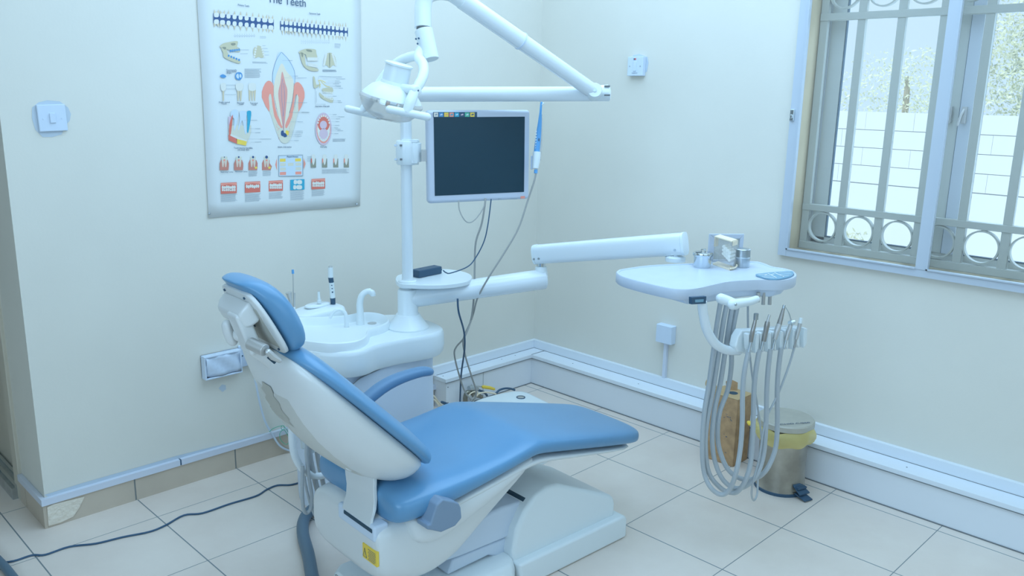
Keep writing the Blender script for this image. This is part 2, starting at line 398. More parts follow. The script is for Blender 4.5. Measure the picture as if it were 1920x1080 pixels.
# ================================================================== WINDOW
FY = -1.398
win = M()
def bar(m, a, b): m.box(tuple(min(p, q) for p, q in zip(a, b)), tuple(max(p, q) for p, q in zip(a, b)))
bar(win, (-.022, FY, .884), (.004, FY-.036, 2.2)); bar(win, (-.022, FY-.0365, .884), (.004, -2.95, .912)); bar(win, (-.022, FY-.0365, 2.165), (.004, -2.95, 2.2))
bar(win, (-.024, -1.948, .9125), (.006, -1.986, 2.1645)); bar(win, (-.022, -2.90, .9125), (.004, -2.95, 2.1645))
for y0, y1 in ((FY-.036, -1.948), (-1.986, -2.9)):
    bar(win, (-.027, y0, .912), (-.010, y0-.006, 2.165)); bar(win, (-.027, y0, .912), (-.010, y1, .917))
wf = struct(win.build('window_1', 'alu', flat=True, world='origin')); INV[wf.name] = Matrix.Identity(4)
ns = M().box((-.006, -1.948, .912), (-.005, FY-.036, 2.165)); ns.box((-.006, -2.9, .912), (-.005, -1.986, 2.165))
ns.build('insect_net', 'mesh', wf, flat=True)
lt = M().box((-.030, -1.418, 1.43), (-.020, -1.400, 1.475)); lt.box((-.034, -1.414, 1.44), (-.03, -1.404, 1.455)); lt.build('window_latch', 'chrome', wf, bevel=.002)
# outer casement frames with glass
ow = M(); X0, X1 = .150, .175
bar(ow, (X0, -1.452, .908), (X1, -1.512, 2.14)); bar(ow, (X0, -1.452, .908), (X1, -2.9, .955)); bar(ow, (X0, -1.452, 2.09), (X1, -2.9, 2.14))
bar(ow, (X0-.004, -1.925, .955), (X1, -2.012, 2.09)); bar(ow, (X0, -2.45, .955), (X1, -2.52, 2.09))
ow.cur = 1
bar(ow, (X0-.008, -1.975, .955), (X0-.004, -2.018, 2.09))
bar(ow, (X0-.002, -1.440, .908), (X1, -1.452, 2.14)); bar(ow, (X0, -2.025, .955), (X1-.004, -2.045, 2.09))
ow.cur = 2
bar(ow, (X0-.001, -1.512, .955), (X1-.01, -1.516, 2.09)); bar(ow, (X0-.001, -2.045, .955), (X1-.01, -2.050, 2.09)); bar(ow, (X0-.0085, -1.9745, .955), (X0-.003, -1.9765, 2.09))
bar(ow, (X0-.001, -1.512, .955), (X1-.01, -1.93, .960)); bar(ow, (X0-.001, -2.045, .955), (X1-.01, -2.45, .960))
of = struct(ow.build('window_2', ['alu_g', 'alu', 'shadowgap'], bevel=.002, bseg=2, world='origin')); INV[of.name] = Matrix.Identity(4)
g = M(); g.box((.161, -1.93, .955), (.163, -1.512, 2.09)); g.box((.161, -2.45, .955), (.163, -2.045, 2.09)); g.box((.161, -2.9, .955), (.163, -2.52, 2.09))
g.build('glass_pane', 'glass', of, flat=True)
for y in (-1.945, -1.995):
    l = M().box((X0-.022, y-.008, 1.44), (X0-.008, y+.008, 1.50)); l.tube([(X0-.016, y, 1.495), (X0-.03, y+.006, 1.47), (X0-.034, y+.012, 1.435)], .0045, 8, 3, rnd=True)
    l.build('casement_latch', 'satin', of, bevel=.003)
# burglar bars
gx = .10
gr = thing('window_grille', 'grey metal burglar bars with rings filling the window opening', 'window bars', (gx, -1.43, .93))
ys = [-1.448-.1505*k for k in range(10)]
for y in ys: M().box((gx-.010, y-.0155, .935), (gx+.010, y+.0155, 2.10)).build('upright_bar', 'grille', gr, bevel=.002, bseg=2)
for z0, z1 in ((.907, .937), (1.068, 1.094), (1.818, 1.846), (2.0, 2.026)):
    M().box((gx-.014, -2.85, z0), (gx+.014, ys[0]+.015, z1)).build('cross_rail', 'grille', gr, bevel=.002, bseg=2)
for z in (1.004, 1.922):
    for a, b in zip(ys[:-1], ys[1:]):
        c = (a+b)/2; m = M(); R0 = .0615
        rings = []
        for k in range(40):
            t = 2*PI*k/40; dy, dz = math.cos(t), math.sin(t)
            rings.append([(gx-.011, c+dy*R0, z+dz*R0), (gx+.011, c+dy*R0, z+dz*R0), (gx+.011, c+dy*(R0-.006), z+dz*(R0-.006)), (gx-.011, c+dy*(R0-.006), z+dz*(R0-.006))])
        m.loft(rings, closed_path=True); m.build('ring', 'grille', gr)

# ================================================================== OUTSIDE
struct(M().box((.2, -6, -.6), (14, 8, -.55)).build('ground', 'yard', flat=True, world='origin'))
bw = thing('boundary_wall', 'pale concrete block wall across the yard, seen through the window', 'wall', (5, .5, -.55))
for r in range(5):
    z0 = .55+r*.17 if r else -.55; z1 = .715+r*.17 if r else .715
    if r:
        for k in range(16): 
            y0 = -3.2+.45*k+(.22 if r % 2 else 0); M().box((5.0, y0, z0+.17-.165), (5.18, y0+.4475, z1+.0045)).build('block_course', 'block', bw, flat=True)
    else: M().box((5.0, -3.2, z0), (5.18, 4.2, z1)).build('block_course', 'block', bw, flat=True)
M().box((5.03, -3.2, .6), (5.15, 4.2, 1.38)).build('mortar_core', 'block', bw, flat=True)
def foliage(name, label, c, rad, n, mt, trunk=True, seed=1):
    random.seed(seed); t = thing(name, label, 'tree' if trunk else 'bush', (c[0], c[1], -.55))
    m = M()
    for k in range(n):
        d = V3((random.gauss(0, 1), random.gauss(0, 1), random.gauss(0, 1))).normalized()*random.random()**.4
        p = V3(c)+V3((d.x*rad[0], d.y*rad[1], d.z*rad[2]))
        a = V3((random.gauss(0, 1), random.gauss(0, 1), random.gauss(0, 1))).normalized(); b = a.orthogonal().normalized(); s_ = random.uniform(.014, .036)
        m.cur = 1 if random.random() < .35 else 0
        m.face([p-a*s_, p-b*s_*.45, p+a*s_, p+b*s_*.45])
    f = m.build('foliage', mt, t, flat=True, fix=False); f['kind'] = 'stuff'
    M().tube([(c[0], c[1], -.56), (c[0]+.03, c[1]-.02, c[2]-rad[2]*.3), (c[0], c[1], c[2]+rad[2]*.4)], [.05, .04, .02] if trunk else [.02, .015, .01], 8, 3).build('stem', 'trunkwood', t)
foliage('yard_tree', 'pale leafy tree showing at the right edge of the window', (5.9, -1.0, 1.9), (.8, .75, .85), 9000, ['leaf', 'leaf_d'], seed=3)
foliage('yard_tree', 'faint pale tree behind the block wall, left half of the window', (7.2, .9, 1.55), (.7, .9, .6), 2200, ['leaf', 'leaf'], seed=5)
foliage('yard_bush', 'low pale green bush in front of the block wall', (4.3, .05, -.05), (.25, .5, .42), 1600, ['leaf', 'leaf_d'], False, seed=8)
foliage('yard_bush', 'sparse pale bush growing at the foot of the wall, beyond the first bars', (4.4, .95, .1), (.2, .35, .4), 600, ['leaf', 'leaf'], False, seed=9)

# ================================================================== POSTER
po = thing('teeth_poster', 'large wall chart of dental anatomy pinned to the back wall', 'poster', (-1.46, -.002, 1.03))
PY = -.004
def pw(a, b): return aty(a, b, PY)
cs = [(371, -26), (676, -14), (678, 180), (674, 388), (530, 397), (391, 409), (380, 190)]
rows = []
L = [(368, -30), (373, 60), (379, 160), (384, 260), (391, 409)]; R = [(676, -20), (677, 60), (678, 160), (677, 270), (675, 386)]
Lw = catmull([pw(*p) for p in L], 4); Rw = catmull([pw(*p) for p in R], 4)
for a, b in zip(Lw, Rw): rows.append([a.lerp(b, k/12)+V3((0, .0015*math.sin(k*1.1), .0)) for k in range(13)])
M().grid(rows).build('sheet', 'paper', po, thick=.0008)
cp = lambda a, b: (360+a/2.571, b/2.571)            # close-up of the chart -> photo
c8 = lambda a, b: (365+a/5.143, 200+b/5.143)
c6p = lambda a, b: (365+a/5.143, b/5.143)
c7p = lambda a, b: (500+a/4.911, b/4.911)
class Print(M):
    lay = 0
    def sh(s, f, lst, smooth=0, lay=1):
        P = [pw(*f(a, b)) + V3((0, -.0022-.00013*lay, 0)) for a, b in lst]
        if smooth: P = catmull(P, smooth, True)
        s.face(P); return s
    def ln(s, f, lst, w, smooth=0, lay=1):
        P = [pw(*f(a, b)) + V3((0, -.0022-.00013*lay, 0)) for a, b in lst]
        if smooth: P = catmull(P, smooth)
        s.strip(P, w, (0, 1, 0)); return s
def tooth_row(f, x0, y0, x1, y1, hh, n, multi, name, lbl, hr):
    """band of dark blue with a row of teeth above and below"""
    m = Print(); m.cur = 0
    m.sh(f, [(x0, y0-hh), (x1, y1-hh), (x1, y1+hh), (x0, y0+hh)], lay=1)
    for i in range(n):
        t = (i+.5)/n; cx = x0+(x1-x0)*t; cy = y0+(y1-y0)*t; w_ = (x1-x0)/n*.34; mo = multi(i)
        if mo: w_ *= 1.25
        for s_ in (-1, 1):
            m.cur = 2; cyy = cy+s_*hh*.85
            if mo:
                m.sh(f, [(cx-w_, cyy), (cx-w_*.9, cyy+s_*hr*.95), (cx-w_*.1, cyy+s_*hh*.3)], lay=2); m.sh(f, [(cx+w_, cyy), (cx+w_*.9, cyy+s_*hr*.95), (cx+w_*.1, cyy+s_*hh*.3)], lay=2)
            else: m.sh(f, [(cx-w_*.6, cyy), (cx+w_*.1, cyy+s_*hr*1.15), (cx+w_*.6, cyy)], lay=2)
            m.cur = 1; m.sh(f, [(cx-w_, cyy), (cx-w_*.7, cy+s_*hh*.28), (cx+w_*.7, cy+s_*hh*.28), (cx+w_, cyy), (cx+w_*.5, cyy+s_*hh*.35), (cx-w_*.5, cyy+s_*hh*.35)], 3, lay=3)
    o = m.build(name, ['p_navy', 'p_tooth', 'p_root'], po, flat=True, fix=False); o['label'] = lbl
tooth_row(c6p, 178, 174, 760, 236, 46, 10, lambda i: i in (0, 1, 8, 9), 'tooth_row', 'row of ten primary teeth on a dark blue band', 52)
tooth_row(c7p, 122, 234, 745, 296, 40, 16, lambda i: i in (1, 2, 13, 14), 'tooth_row', 'row of sixteen permanent teeth on a dark blue band', 50)
def jaw(f, lst, name, lbl, teeth, holes=()):
    m = Print(); m.cur = 0
    for q in lst: m.sh(f, q, 3, 1)
    m.cur = 1
    for q in holes: m.sh(f, q, 3, 2)
    m.cur = 2
    for q in teeth: m.sh(f, q, 2, 3)
    o = m.build(name, ['p_bone', 'p_boned', 'p_blue' if 'blue' in lbl else 'p_tooth'], po, flat=True, fix=False); o['label'] = lbl
def rowt(x0, y0, x1, y1, n, w, h): return [[(x0+(x1-x0)*i/(n-1)-w, y0+(y1-y0)*i/(n-1)-h), (x0+(x1-x0)*i/(n-1)+w, y0+(y1-y0)*i/(n-1)-h), (x0+(x1-x0)*i/(n-1)+w, y0+(y1-y0)*i/(n-1)+h), (x0+(x1-x0)*i/(n-1)-w, y0+(y1-y0)*i/(n-1)+h)] for i in range(n)]
jaw(c6p, [[(238, 450), (270, 420), (330, 405), (400, 395), (415, 410), (405, 450), (432, 465), (432, 500), (370, 495), (320, 478), (260, 462)], [(255, 465), (300, 470), (325, 525), (380, 555), (435, 585), (432, 612), (380, 600), (310, 570), (275, 545), (272, 510)]],
    'jaw_drawing', 'child jaw drawing with blue teeth buds', rowt(345, 490, 425, 480, 5, 7, 10)+rowt(325, 538, 425, 578, 5, 7, 9), [[(345, 420), (385, 415), (390, 432), (360, 440)], [(262, 455), (300, 455), (290, 480)]])
jaw(c7p, [[(295, 475), (350, 450), (410, 450), (450, 458), (455, 490), (465, 525), (465, 545), (372, 540), (355, 500), (300, 490)], [(305, 485), (345, 500), (352, 560), (365, 605), (420, 620), (470, 635), (468, 655), (400, 650), (345, 615), (318, 560)]],
    'jaw_drawing', 'adult jaw drawing with full teeth', rowt(378, 545, 462, 545, 7, 6, 15)+rowt(385, 595, 462, 608, 7, 6, 14), [[(360, 455), (405, 460), (415, 478), (375, 475)], [(312, 488), (335, 495), (325, 530)]])
jaw(c6p, [[(565, 470), (600, 440), (640, 450), (662, 490), (665, 545), (640, 560), (612, 550), (580, 560), (562, 520)]], 'palate_drawing', 'child palate drawing', rowt(572, 548, 590, 452, 5, 8, 8)+rowt(645, 460, 668, 550, 5, 8, 8))
jaw(c7p, [[(520, 600), (530, 520), (560, 488), (600, 490), (630, 530), (640, 610), (610, 600), (578, 625), (548, 600)]], 'palate_drawing', 'adult palate drawing', rowt(525, 600, 545, 500, 8, 9, 6)+rowt(605, 500, 636, 605, 8, 9, 6), [[(572, 500), (582, 500), (580, 615), (574, 615)]])
# the big tooth in cross-section
m = Print(); m.cur = 0
f = cp
m.sh(f, [(378, 450), (395, 520), (440, 560), (490, 520), (505, 450), (520, 470), (515, 520), (480, 650), (462, 685), (435, 688), (415, 660), (380, 560), (365, 500)], 4, 1)
m.cur = 1
m.sh(f, [(335, 470), (342, 420), (360, 392), (378, 392), (392, 415), (392, 470), (412, 560), (435, 600), (428, 618), (395, 560), (382, 470), (376, 452), (368, 470), (372, 540)], 2, 2)
m.sh(f, [(541, 470), (535, 425), (515, 398), (500, 398), (490, 415), (485, 480), (465, 560), (447, 600), (455, 618), (482, 560), (494, 480), (502, 455), (512, 470), (512, 540)], 2, 2)
m.cur = 2
m.sh(f, [(428, 250), (452, 270), (480, 310), (494, 350), (492, 400), (440, 430), (390, 400), (388, 350), (402, 300), (412, 262)], 4, 3)
m.cur = 3
m.sh(f, [(432, 305), (455, 345), (480, 372), (488, 400), (486, 450), (470, 530), (448, 600), (438, 612), (425, 590), (402, 500), (392, 440), (398, 385), (412, 340)], 4, 4)
m.cur = 4
m.sh(f, [(433, 345), (448, 400), (458, 440), (452, 520), (444, 600), (440, 632), (434, 600), (422, 520), (414, 450), (424, 400)], 4, 5)
m.cur = 5
for q in ([(428, 252), (405, 290), (388, 350), (388, 398)], [(430, 252), (465, 290), (492, 345), (494, 398)], [(434, 380), (430, 450), (436, 540), (440, 640)], [(440, 400), (445, 480), (438, 560)]): m.ln(f, q, .0012, 4, 6)
m.cur = 6; m.sh(f, [(428, 632), (440, 630), (440, 655), (428, 652)], 2, 6); m.sh(f, [(438, 640), (452, 645), (455, 658), (440, 660)], 3, 7)
m.cur = 7; m.sh(f, [(452, 628), (464, 634), (462, 652), (450, 645)], 3, 6)
m.cur = 1
random.seed(2)
for k in range(60):
    yy = random.uniform(480, 670); sd = random.choice((-1, 1)); xx = 440+sd*random.uniform(22, 62-(yy-480)*.2)
    m.ln(f, [(xx, yy), (xx+2, yy+5)], .0009, 0, 3)
m.build('tooth_section', ['p_cream', 'p_pink', 'p_enamel', 'p_dentin', 'p_pulp', 'p_outline', 'p_navy', 'p_yellow'], po, flat=True, fix=False)
# single / double / triple rooted teeth
for cx, n in ((150, 1), (228, 2), (289, 3)):
    m = Print(); m.cur = 0; wd = 11 if n == 1 else 16
    for i in range(n):
        ox = (i-(n-1)/2)*wd*.75; m.sh(cp, [(cx+ox-wd*.35, 432), (cx+ox+wd*.35, 432), (cx+ox+2, 486), (cx+ox-3, 486)], 0, 1)
    m.cur = 1; m.sh(cp, [(cx-wd, 403), (cx+wd, 403), (cx+wd*.9, 435), (cx-wd*.9, 435)], 3, 2)
    m.build('rooted_tooth', ['p_root', 'p_tooth'], po, flat=True, fix=False)
m = Print(); m.sh(cp, [(133, 367), (148, 358), (164, 368), (150, 376)], 3, 1); m.build('crown_outline', 'p_blue', po, flat=True, fix=False)
m = Print(); m.cur = 0; m.sh(cp, [(206, 366), (215, 350), (235, 350), (242, 368), (230, 386), (212, 382)], 4, 1)
m.cur = 1; m.sh(cp, [(212, 362), (222, 355), (224, 378), (214, 375)], 3, 2); m.sh(cp, [(228, 358), (236, 360), (236, 374), (228, 372)], 3, 2); m.build('crown_outline', ['p_blue', 'p_enamel'], po, flat=True, fix=False)
# mandible block
m = Print()
m.cur = 0; m.sh(c8, [(322, 95), (365, 95), (345, 270), (325, 320)], 0, 1)
m.cur = 1; m.sh(c8, [(325, 180), (540, 180), (540, 250), (495, 378), (410, 358), (325, 325)], 0, 2)
m.cur = 2; m.sh(c8, [(345, 262), (500, 325), (495, 345), (345, 285)], 0, 3)
m.cur = 3; m.sh(c8, [(400, 310), (500, 335), (490, 375), (405, 358)], 0, 4)
m.cur = 4; m.sh(c8, [(350, 45), (395, 28), (420, 60), (412, 120), (385, 222), (372, 215), (378, 120), (345, 90)], 3, 5); m.sh(c8, [(430, 50), (470, 40), (500, 60), (492, 130), (498, 255), (480, 250), (455, 130), (425, 220), (415, 215), (432, 120)], 3, 5)
m.cur = 5; m.sh(c8, [(500, 48), (535, 40), (542, 70), (535, 130), (515, 245), (500, 235), (505, 120)], 3, 6)
m.cur = 6; m.sh(c8, [(322, 270), (405, 310), (405, 358), (325, 325)], 0, 4); m.sh(c8, [(355, 90), (365, 95), (345, 262), (328, 270), (330, 180)], 2, 6)
m.build('mandible_drawing', ['p_lav', 'p_cream', 'p_tooth', 'p_yellow', 'p_enamel', 'p_cyan', 'p_red'], po, flat=True, fix=False)
# oral cavity
def ell(cx, cy, rx, ry, n=24, a0=0, a1=2*PI): return [(cx+rx*math.cos(a0+(a1-a0)*k/n), cy+ry*math.sin(a0+(a1-a0)*k/n)) for k in range(n)]
m = Print(); m.cur = 0; m.sh(c8, ell(1240, 215, 80, 158), 0, 1); m.cur = 1; m.sh(c8, ell(1240, 215, 68, 138), 0, 2); m.cur = 2; m.sh(c8, ell(1240, 212, 62, 125), 0, 3)
m.cur = 3; m.sh(c8, ell(1240, 165, 58, 75), 0, 4); m.cur = 0; m.sh(c8, ell(1240, 265, 42, 55), 0, 5); m.sh(c8, ell(1238, 175, 34, 40), 0, 5); m.cur = 2
for k in range(9):
    a = PI+PI*(k+.5)/9; m.sh(c8, ell(1240+56*math.cos(a), 170+82*math.sin(a), 8, 11, 8), 0, 6)
    a = PI*(k+.5)/9; m.sh(c8, ell(1240+55*math.cos(a), 225+95*math.sin(a), 8, 10, 8), 0, 6)
m.build('oral_cavity_drawing', ['p_lav', 'p_pink', 'p_tooth', 'p_red'], po, flat=True, fix=False)
# nerve drawing
m = Print(); m.cur = 0; m.sh(c7p, [(425, 705), (440, 712), (455, 780), (500, 770), (470, 800), (440, 812), (428, 790)], 2, 1); m.sh(c7p, [(512, 815), (600, 805), (606, 855), (560, 855), (515, 840)], 2, 1); m.sh(c7p, [(482, 850), (510, 875), (560, 905), (606, 900), (606, 945), (560, 935), (505, 905), (485, 880)], 2, 1)
m.cur = 1
for q in ([(470, 742), (500, 740), (540, 760)], [(480, 745), (490, 790), (485, 810)], [(500, 750), (540, 790), (580, 800)]): m.ln(c7p, q, .0018, 3, 2)
m.cur = 2
for q in rowt(520, 850, 600, 856, 7, 5, 9)+rowt(530, 890, 600, 915, 6, 5, 9): m.sh(c7p, q, 0, 3)
m.cur = 3
for q in ([(445, 812), (445, 960), (540, 960)], [(455, 840), (455, 945)], [(470, 735), (480, 702), (620, 708)]): m.ln(c7p, q, .0008, 0, 2)
m.build('nerve_drawing', ['p_bone', 'p_yellow', 'p_tooth', 'p_grey'], po, flat=True, fix=False)
# decay stages
for i, cx in enumerate((283, 422, 560, 690)):
    m = Print(); m.cur = 0; y0 = 478
    m.sh(c8, [(cx-44, 545), (cx-30, 512), (cx+30, 512), (cx+(44 if i < 3 else 30), 545), (cx+(44 if i < 3 else 52), 575), (cx+40, 612), (cx-44, 612)], 0, 1)
    m.cur = 1; m.sh(c8, [(cx-28, 482), (cx+28, 482), (cx+24, 530), (cx+18, 580), (cx+8, 582), (cx, 525), (cx-8, 582), (cx-18, 580), (cx-24, 530)], 0, 2)
    m.cur = 2; m.sh(c8, ell(cx, 516, 11, 10, 10), 0, 3); m.ln(c8, [(cx-8, 520), (cx-12, 575)], .0012, 0, 3); m.ln(c8, [(cx+8, 520), (cx+12, 575)], .0012, 0, 3)
    m.cur = 3; m.sh(c8, ell(cx, 486, 5+3*i, 6+3*i, 10), 0, 4)
    if i > 1: m.cur = 4; m.sh(c8, ell(cx+28, 588, 13, 11, 10), 0, 4)
    m.build('decay_drawing', ['p_brownred', 'p_cream', 'p_pink', 'p_navy', 'p_yellow'], po, flat=True, fix=False)
for i, cx in enumerate((1142, 1250, 1357, 1459)):
    m = Print(); m.cur = 0; m.sh(c8, [(cx-24, 500), (cx+24, 500), (cx+26, 586), (cx-24, 586)], 0, 1)
    m.cur = 1; m.sh(c8, [(cx-16, 465), (cx+16, 465), (cx+14, 520), (cx, 565), (cx-14, 520)], 2, 2); m.cur = 2 if i else 3; m.sh(c8, [(cx-24, 500), (cx-14, 500), (cx-12, 530), (cx-24, 550)], 0, 3)
    m.build('gum_drawing', ['p_boned', 'p_tooth', 'p_pink', 'p_red'], po, flat=True, fix=False)
# flow chart
m = Print(); m.cur = 0; m.sh(c8, [(803, 470), (1040, 463), (1043, 668), (806, 675)], 0, 1); m.cur = 1; m.sh(c8, [(810, 476), (1034, 470), (1036, 661), (812, 668)], 0, 2)
m.cur = 2; m.sh(c8, [(818, 502), (873, 500), (873, 530), (818, 532)], 0, 3); m.sh(c8, [(966, 499), (1022, 498), (1022, 527), (966, 528)], 0, 3)
m.cur = 3
for x, y in ((820, 544), (895, 542), (970, 540), (820, 588), (970, 584)):
    m.sh(c8, [(x, y), (x+55, y-1), (x+55, y+28), (x, y+29)], 0, 3)
m.cur = 4; m.sh(c8, [(818, 630), (878, 628), (878, 658), (818, 660)], 0, 3); m.sh(c8, [(968, 626), (1026, 624), (1026, 652), (968, 654)], 0, 3)
m.sh(c8, [(790, 500), (792, 615), (775, 560)], 0, 1); m.sh(c8, [(1048, 495), (1067, 550), (1050, 605)], 0, 1)
m.build('flow_chart', ['p_grey', 'p_enamel', 'p_yellow', 'p_cream', 'p_pink'], po, flat=True, fix=False)
# photographs along the bottom
for i, (x0, y0, x1, y1) in enumerate(((250, 735, 403, 838), (482, 725, 630, 828), (711, 715, 848, 815), (920, 705, 1056, 803), (1124, 697, 1255, 795))):
    m = Print(); m.cur = 1 if i == 3 else 0; m.sh(c8, [(x0, y0), (x1, y0-7), (x1, y1-5), (x0, y1+3)], 0, 1); w_ = x1-x0; h_ = y1-y0
    if i == 3:
        m.cur = 2
        for q in ((.25, .05, .45, .4), (.5, .05, .8, .4), (.22, .55, .4, .9), (.45, .55, .8, .9)): m.sh(c8, [(x0+w_*q[0], y0+h_*q[1]), (x0+w_*q[2], y0+h_*q[1]), (x0+w_*q[2], y0+h_*q[3]), (x0+w_*q[0], y0+h_*q[3])], 2, 2)
    else:
        m.cur = 3; m.sh(c8, [(x0, y0+2), (x0+w_, y0-3), (x0+w_, y0+h_*.2), (x0+w_*.5, y0+h_*.12), (x0, y0+h_*.25)], 0, 2)
        m.cur = 2
        for k in range(7):
            xx = x0+w_*(.12+.125*k); m.sh(c8, ell(xx, y0+h_*(.42+.04*math.sin(k*2)), w_*.066, h_*.17, 10), 0, 3)
            if i != 1: m.sh(c8, ell(xx, y0+h_*.66, w_*.06, h_*.12, 10), 0, 3)
    m.build('printed_photo', ['p_red', 'p_cyan', 'p_tooth', 'p_pink'], po, flat=True, fix=False)
# small print: grey text lines and leader lines
m = Print(); m.cur = 0
def para(f, x0, y0, x1, n, dy, sl=-.045, w=.0013):
    m = Print()
    for k in range(n): m.ln(f, [(x0, y0+k*dy), (x1-random.uniform(0, (x1-x0)*.15), y0+k*dy+(x1-x0)*sl)], w, 0, 1)
    m.build('text_block', 'p_grey', po, flat=True, fix=False)
para(cp, 252, 333, 332, 9, 5, 0.0); para(cp, 290, 298, 365, 2, 5, .03); para(cp, 628, 338, 700, 2, 5, .0)
for x0, x1, y0, n in ((250, 410, 852, 10), (484, 638, 843, 11), (712, 848, 830, 9), (920, 1056, 820, 12), (1126, 1252, 810, 8)): para(c8, x0, y0, x1, n, 7.2, -.05, .0009)
para(c8, 516, 622, 606, 8, 7, -.05, .0009); para(c8, 652, 618, 738, 8, 7, -.05, .0009); para(c8, 1224, 606, 1490, 6, 7.5, -.02, .0009); para(c8, 1327, 312, 1465, 5, 6, -.02, .0009); para(c8, 1082, 480, 1135, 8, 7, 0, .0007)
m = Print()
for x0, y0, x1 in ((470, 130, 600), (520, 212, 630), (520, 250, 630), (500, 312, 735), (500, 340, 640), (940, 56, 1100), (920, 146, 1040), (900, 235, 1040), (890, 250, 1040), (880, 268, 1020), (880, 286, 1028), (900, 325, 1000), (1290, 76, 1365), (1310, 97, 1440), (1310, 117, 1400), (1310, 144, 1392), (1300, 180, 1392), (1300, 204, 1378), (1300, 217, 1403), (1300, 231, 1428), (1300, 260, 1382)):
    m.ln(c8, [(x0, y0), (x0+(x1-x0)*.55, y0)], .0005, 0, 6); m.ln(c8, [(x0+(x1-x0)*.55, y0), (x1, y0)], .0013, 0, 6)
m.build('leader_line', 'p_grey', po, flat=True, fix=False)['kind'] = 'stuff'; m = Print()
for x0, y0, x1 in ((140, 557, 235), (200, 700, 285), (150, 717, 365), (160, 945, 370), (490, 708, 690), (510, 726, 720), (560, 745, 670), (540, 760, 680), (520, 772, 665), (540, 788, 680), (580, 798, 680), (600, 812, 700), (560, 885, 640), (600, 928, 680), (600, 942, 690), (210, 1035, 390)):
    m.ln(c7p, [(x0, y0), (x0+(x1-x0)*.6, y0)], .0005, 0, 6); m.ln(c7p, [(x0+(x1-x0)*.6, y0), (x1, y0)], .0013, 0, 6)
m.build('leader_line', 'p_grey', po, flat=True, fix=False)['kind'] = 'stuff'; m = Print()
for x0, y0, x1 in ((435, 480, 520), (435, 517, 510), (280, 820, 400), (290, 857, 410), (290, 911, 400), (640, 428, 640), (650, 440, 680), (655, 468, 700), (655, 498, 710), (650, 530, 715), (375, 345, 580), (625, 352, 685), (625, 365, 685)): m.ln(c6p, [(x0, y0), (x1, y0)], .0009, 0, 1)
for k in range(9): m.ln(c6p, [(385+k*23, 328), (387+k*23, 335)], .0012, 0, 1); m.ln(c6p, [(385+k*23, 352), (387+k*23, 359)], .0012, 0, 1)
for k in range(15): m.ln(c7p, [(316+k*18, 370), (318+k*18, 376)], .001, 0, 1); m.ln(c7p, [(316+k*18, 396), (318+k*18, 402)], .001, 0, 1)
m.ln(c7p, [(312, 383), (578, 390)], .0006, 0, 1); para(c7p, 622, 402, 680, 5, 9, .05, .001); para(c7p, 512, 640, 645, 3, 9, .03, .0009)
m.build('leader_line', 'p_grey', po, flat=True, fix=False)['kind'] = 'stuff'
def ptext(body, x, y, f, size, mt='p_ink', name='lettering', width=None, dx=(1, 0)):
    p = pw(*f(x, y)); q = pw(*f(x+dx[0]*50, y+dx[1]*50)); text(body, name, p+V3((0, -.0035, 0)), q-p, (0, 0, 1), size, mt, po, .0001, width=width)
ptext('The Teeth', 362, 10, cp, .043, 'p_ink', 'title_lettering', .165, (1, .13))
ptext('Primary Teeth', 412, 55, c6p, .010, width=.045, dx=(1, .12)); ptext('Permanent Teeth', 388, 130, c7p, .010, width=.05, dx=(1, .08))
ptext('Tooth-bearing mandible,', 374, 405, c8, .0095, width=.078); ptext('cut-away view', 410, 422, c8, .0095, width=.048)
ptext('Incisor, cross section', 798, 395, c8, .0095, width=.06); ptext('Oral Cavity', 1206, 394, c8, .0105, width=.032)
ptext('Innervation of the teeth', 445, 985, c7p, .0095, width=.066)
ptext('Functionally', 303, 682, c6p, .0085); ptext('determined', 303, 696, c6p, .0085); ptext('shape', 303, 710, c6p, .0085)
ptext('Single-rooted', 230, 992, c6p, .008); ptext('Tooth', 255, 1006, c6p, .008); ptext('Birooted', 405, 998, c6p, .008); ptext('Tooth', 420, 1012, c6p, .008); ptext('Trirooted', 530, 1001, c6p, .008); ptext('Tooth', 545, 1015, c6p, .008)
ptext('Beginning Caries', 246, 634, c8, .0075); ptext('Advanced Caries', 386, 630, c8, .0075); ptext('Plaque Disease', 885, 488, c8, .0085)
for px_, py_ in ((392, 401), (669, 383)):
    c = aty(px_, py_, -.006); M().lathe([(.0045, -.001), (.0045, .002), (.002, .005)], c, (0, -1, 0), 14).build('poster_pin', 'steel', po)

# ================================================================== WALL FITTINGS
def plate(name, label, cat, corners, depth, nrm, details):
    """corners tl,tr,br,bl on the wall; nrm: unit vector into the room"""
    c = sum((V3(p) for p in corners), V3())/4; t = thing(name, label, cat, c - V3((0, 0, (corners[0]-corners[3]).length/2)))
    n = V3(nrm); m = M().prism([p for p in corners], n*depth); m.build('face_plate', 'plastic_matte', t, bevel=.003)
    details(t, c+n*depth, (corners[1]-corners[0]).normalized(), (corners[0]-corners[3]).normalized(), n); return t
def rect(cx, cz, hw, hz, plane, roll=0):
    c, s_ = math.cos(roll), math.sin(roll)
    out = []
    for a, b in ((-hw, hz), (hw, hz), (hw, -hz), (-hw, -hz)): out.append((cx+a*c-b*s_, cz+a*s_+b*c))
    return out
R1 = [V3((x, -.0, z)) for x, z in rect(-2.326, 1.413, .043, .043, 0, .03)]
def sw1(t, c, x, y, n):
    m = M().obox(c+n*.002, x, y, n, .009, .016, .003); m.build('rocker', 'plastic_matte', t, bevel=.002)
    for s_ in (-1, 1): M().lathe([(.003, -.001), (.0025, .0012)], c+x*s_*.028-y*.002, n, 10).build('screw_cap', 'plastic_matte', t)
plate('light_switch', 'white single rocker light switch on the wall left of the poster', 'switch', R1, .010, (0, -1, 0), sw1)
Rr = [V3((0, y, z)) for y, z in rect(-.617, 1.648, .043, .043, 0, 0)]; Rr = [Rr[1], Rr[0], Rr[3], Rr[2]]
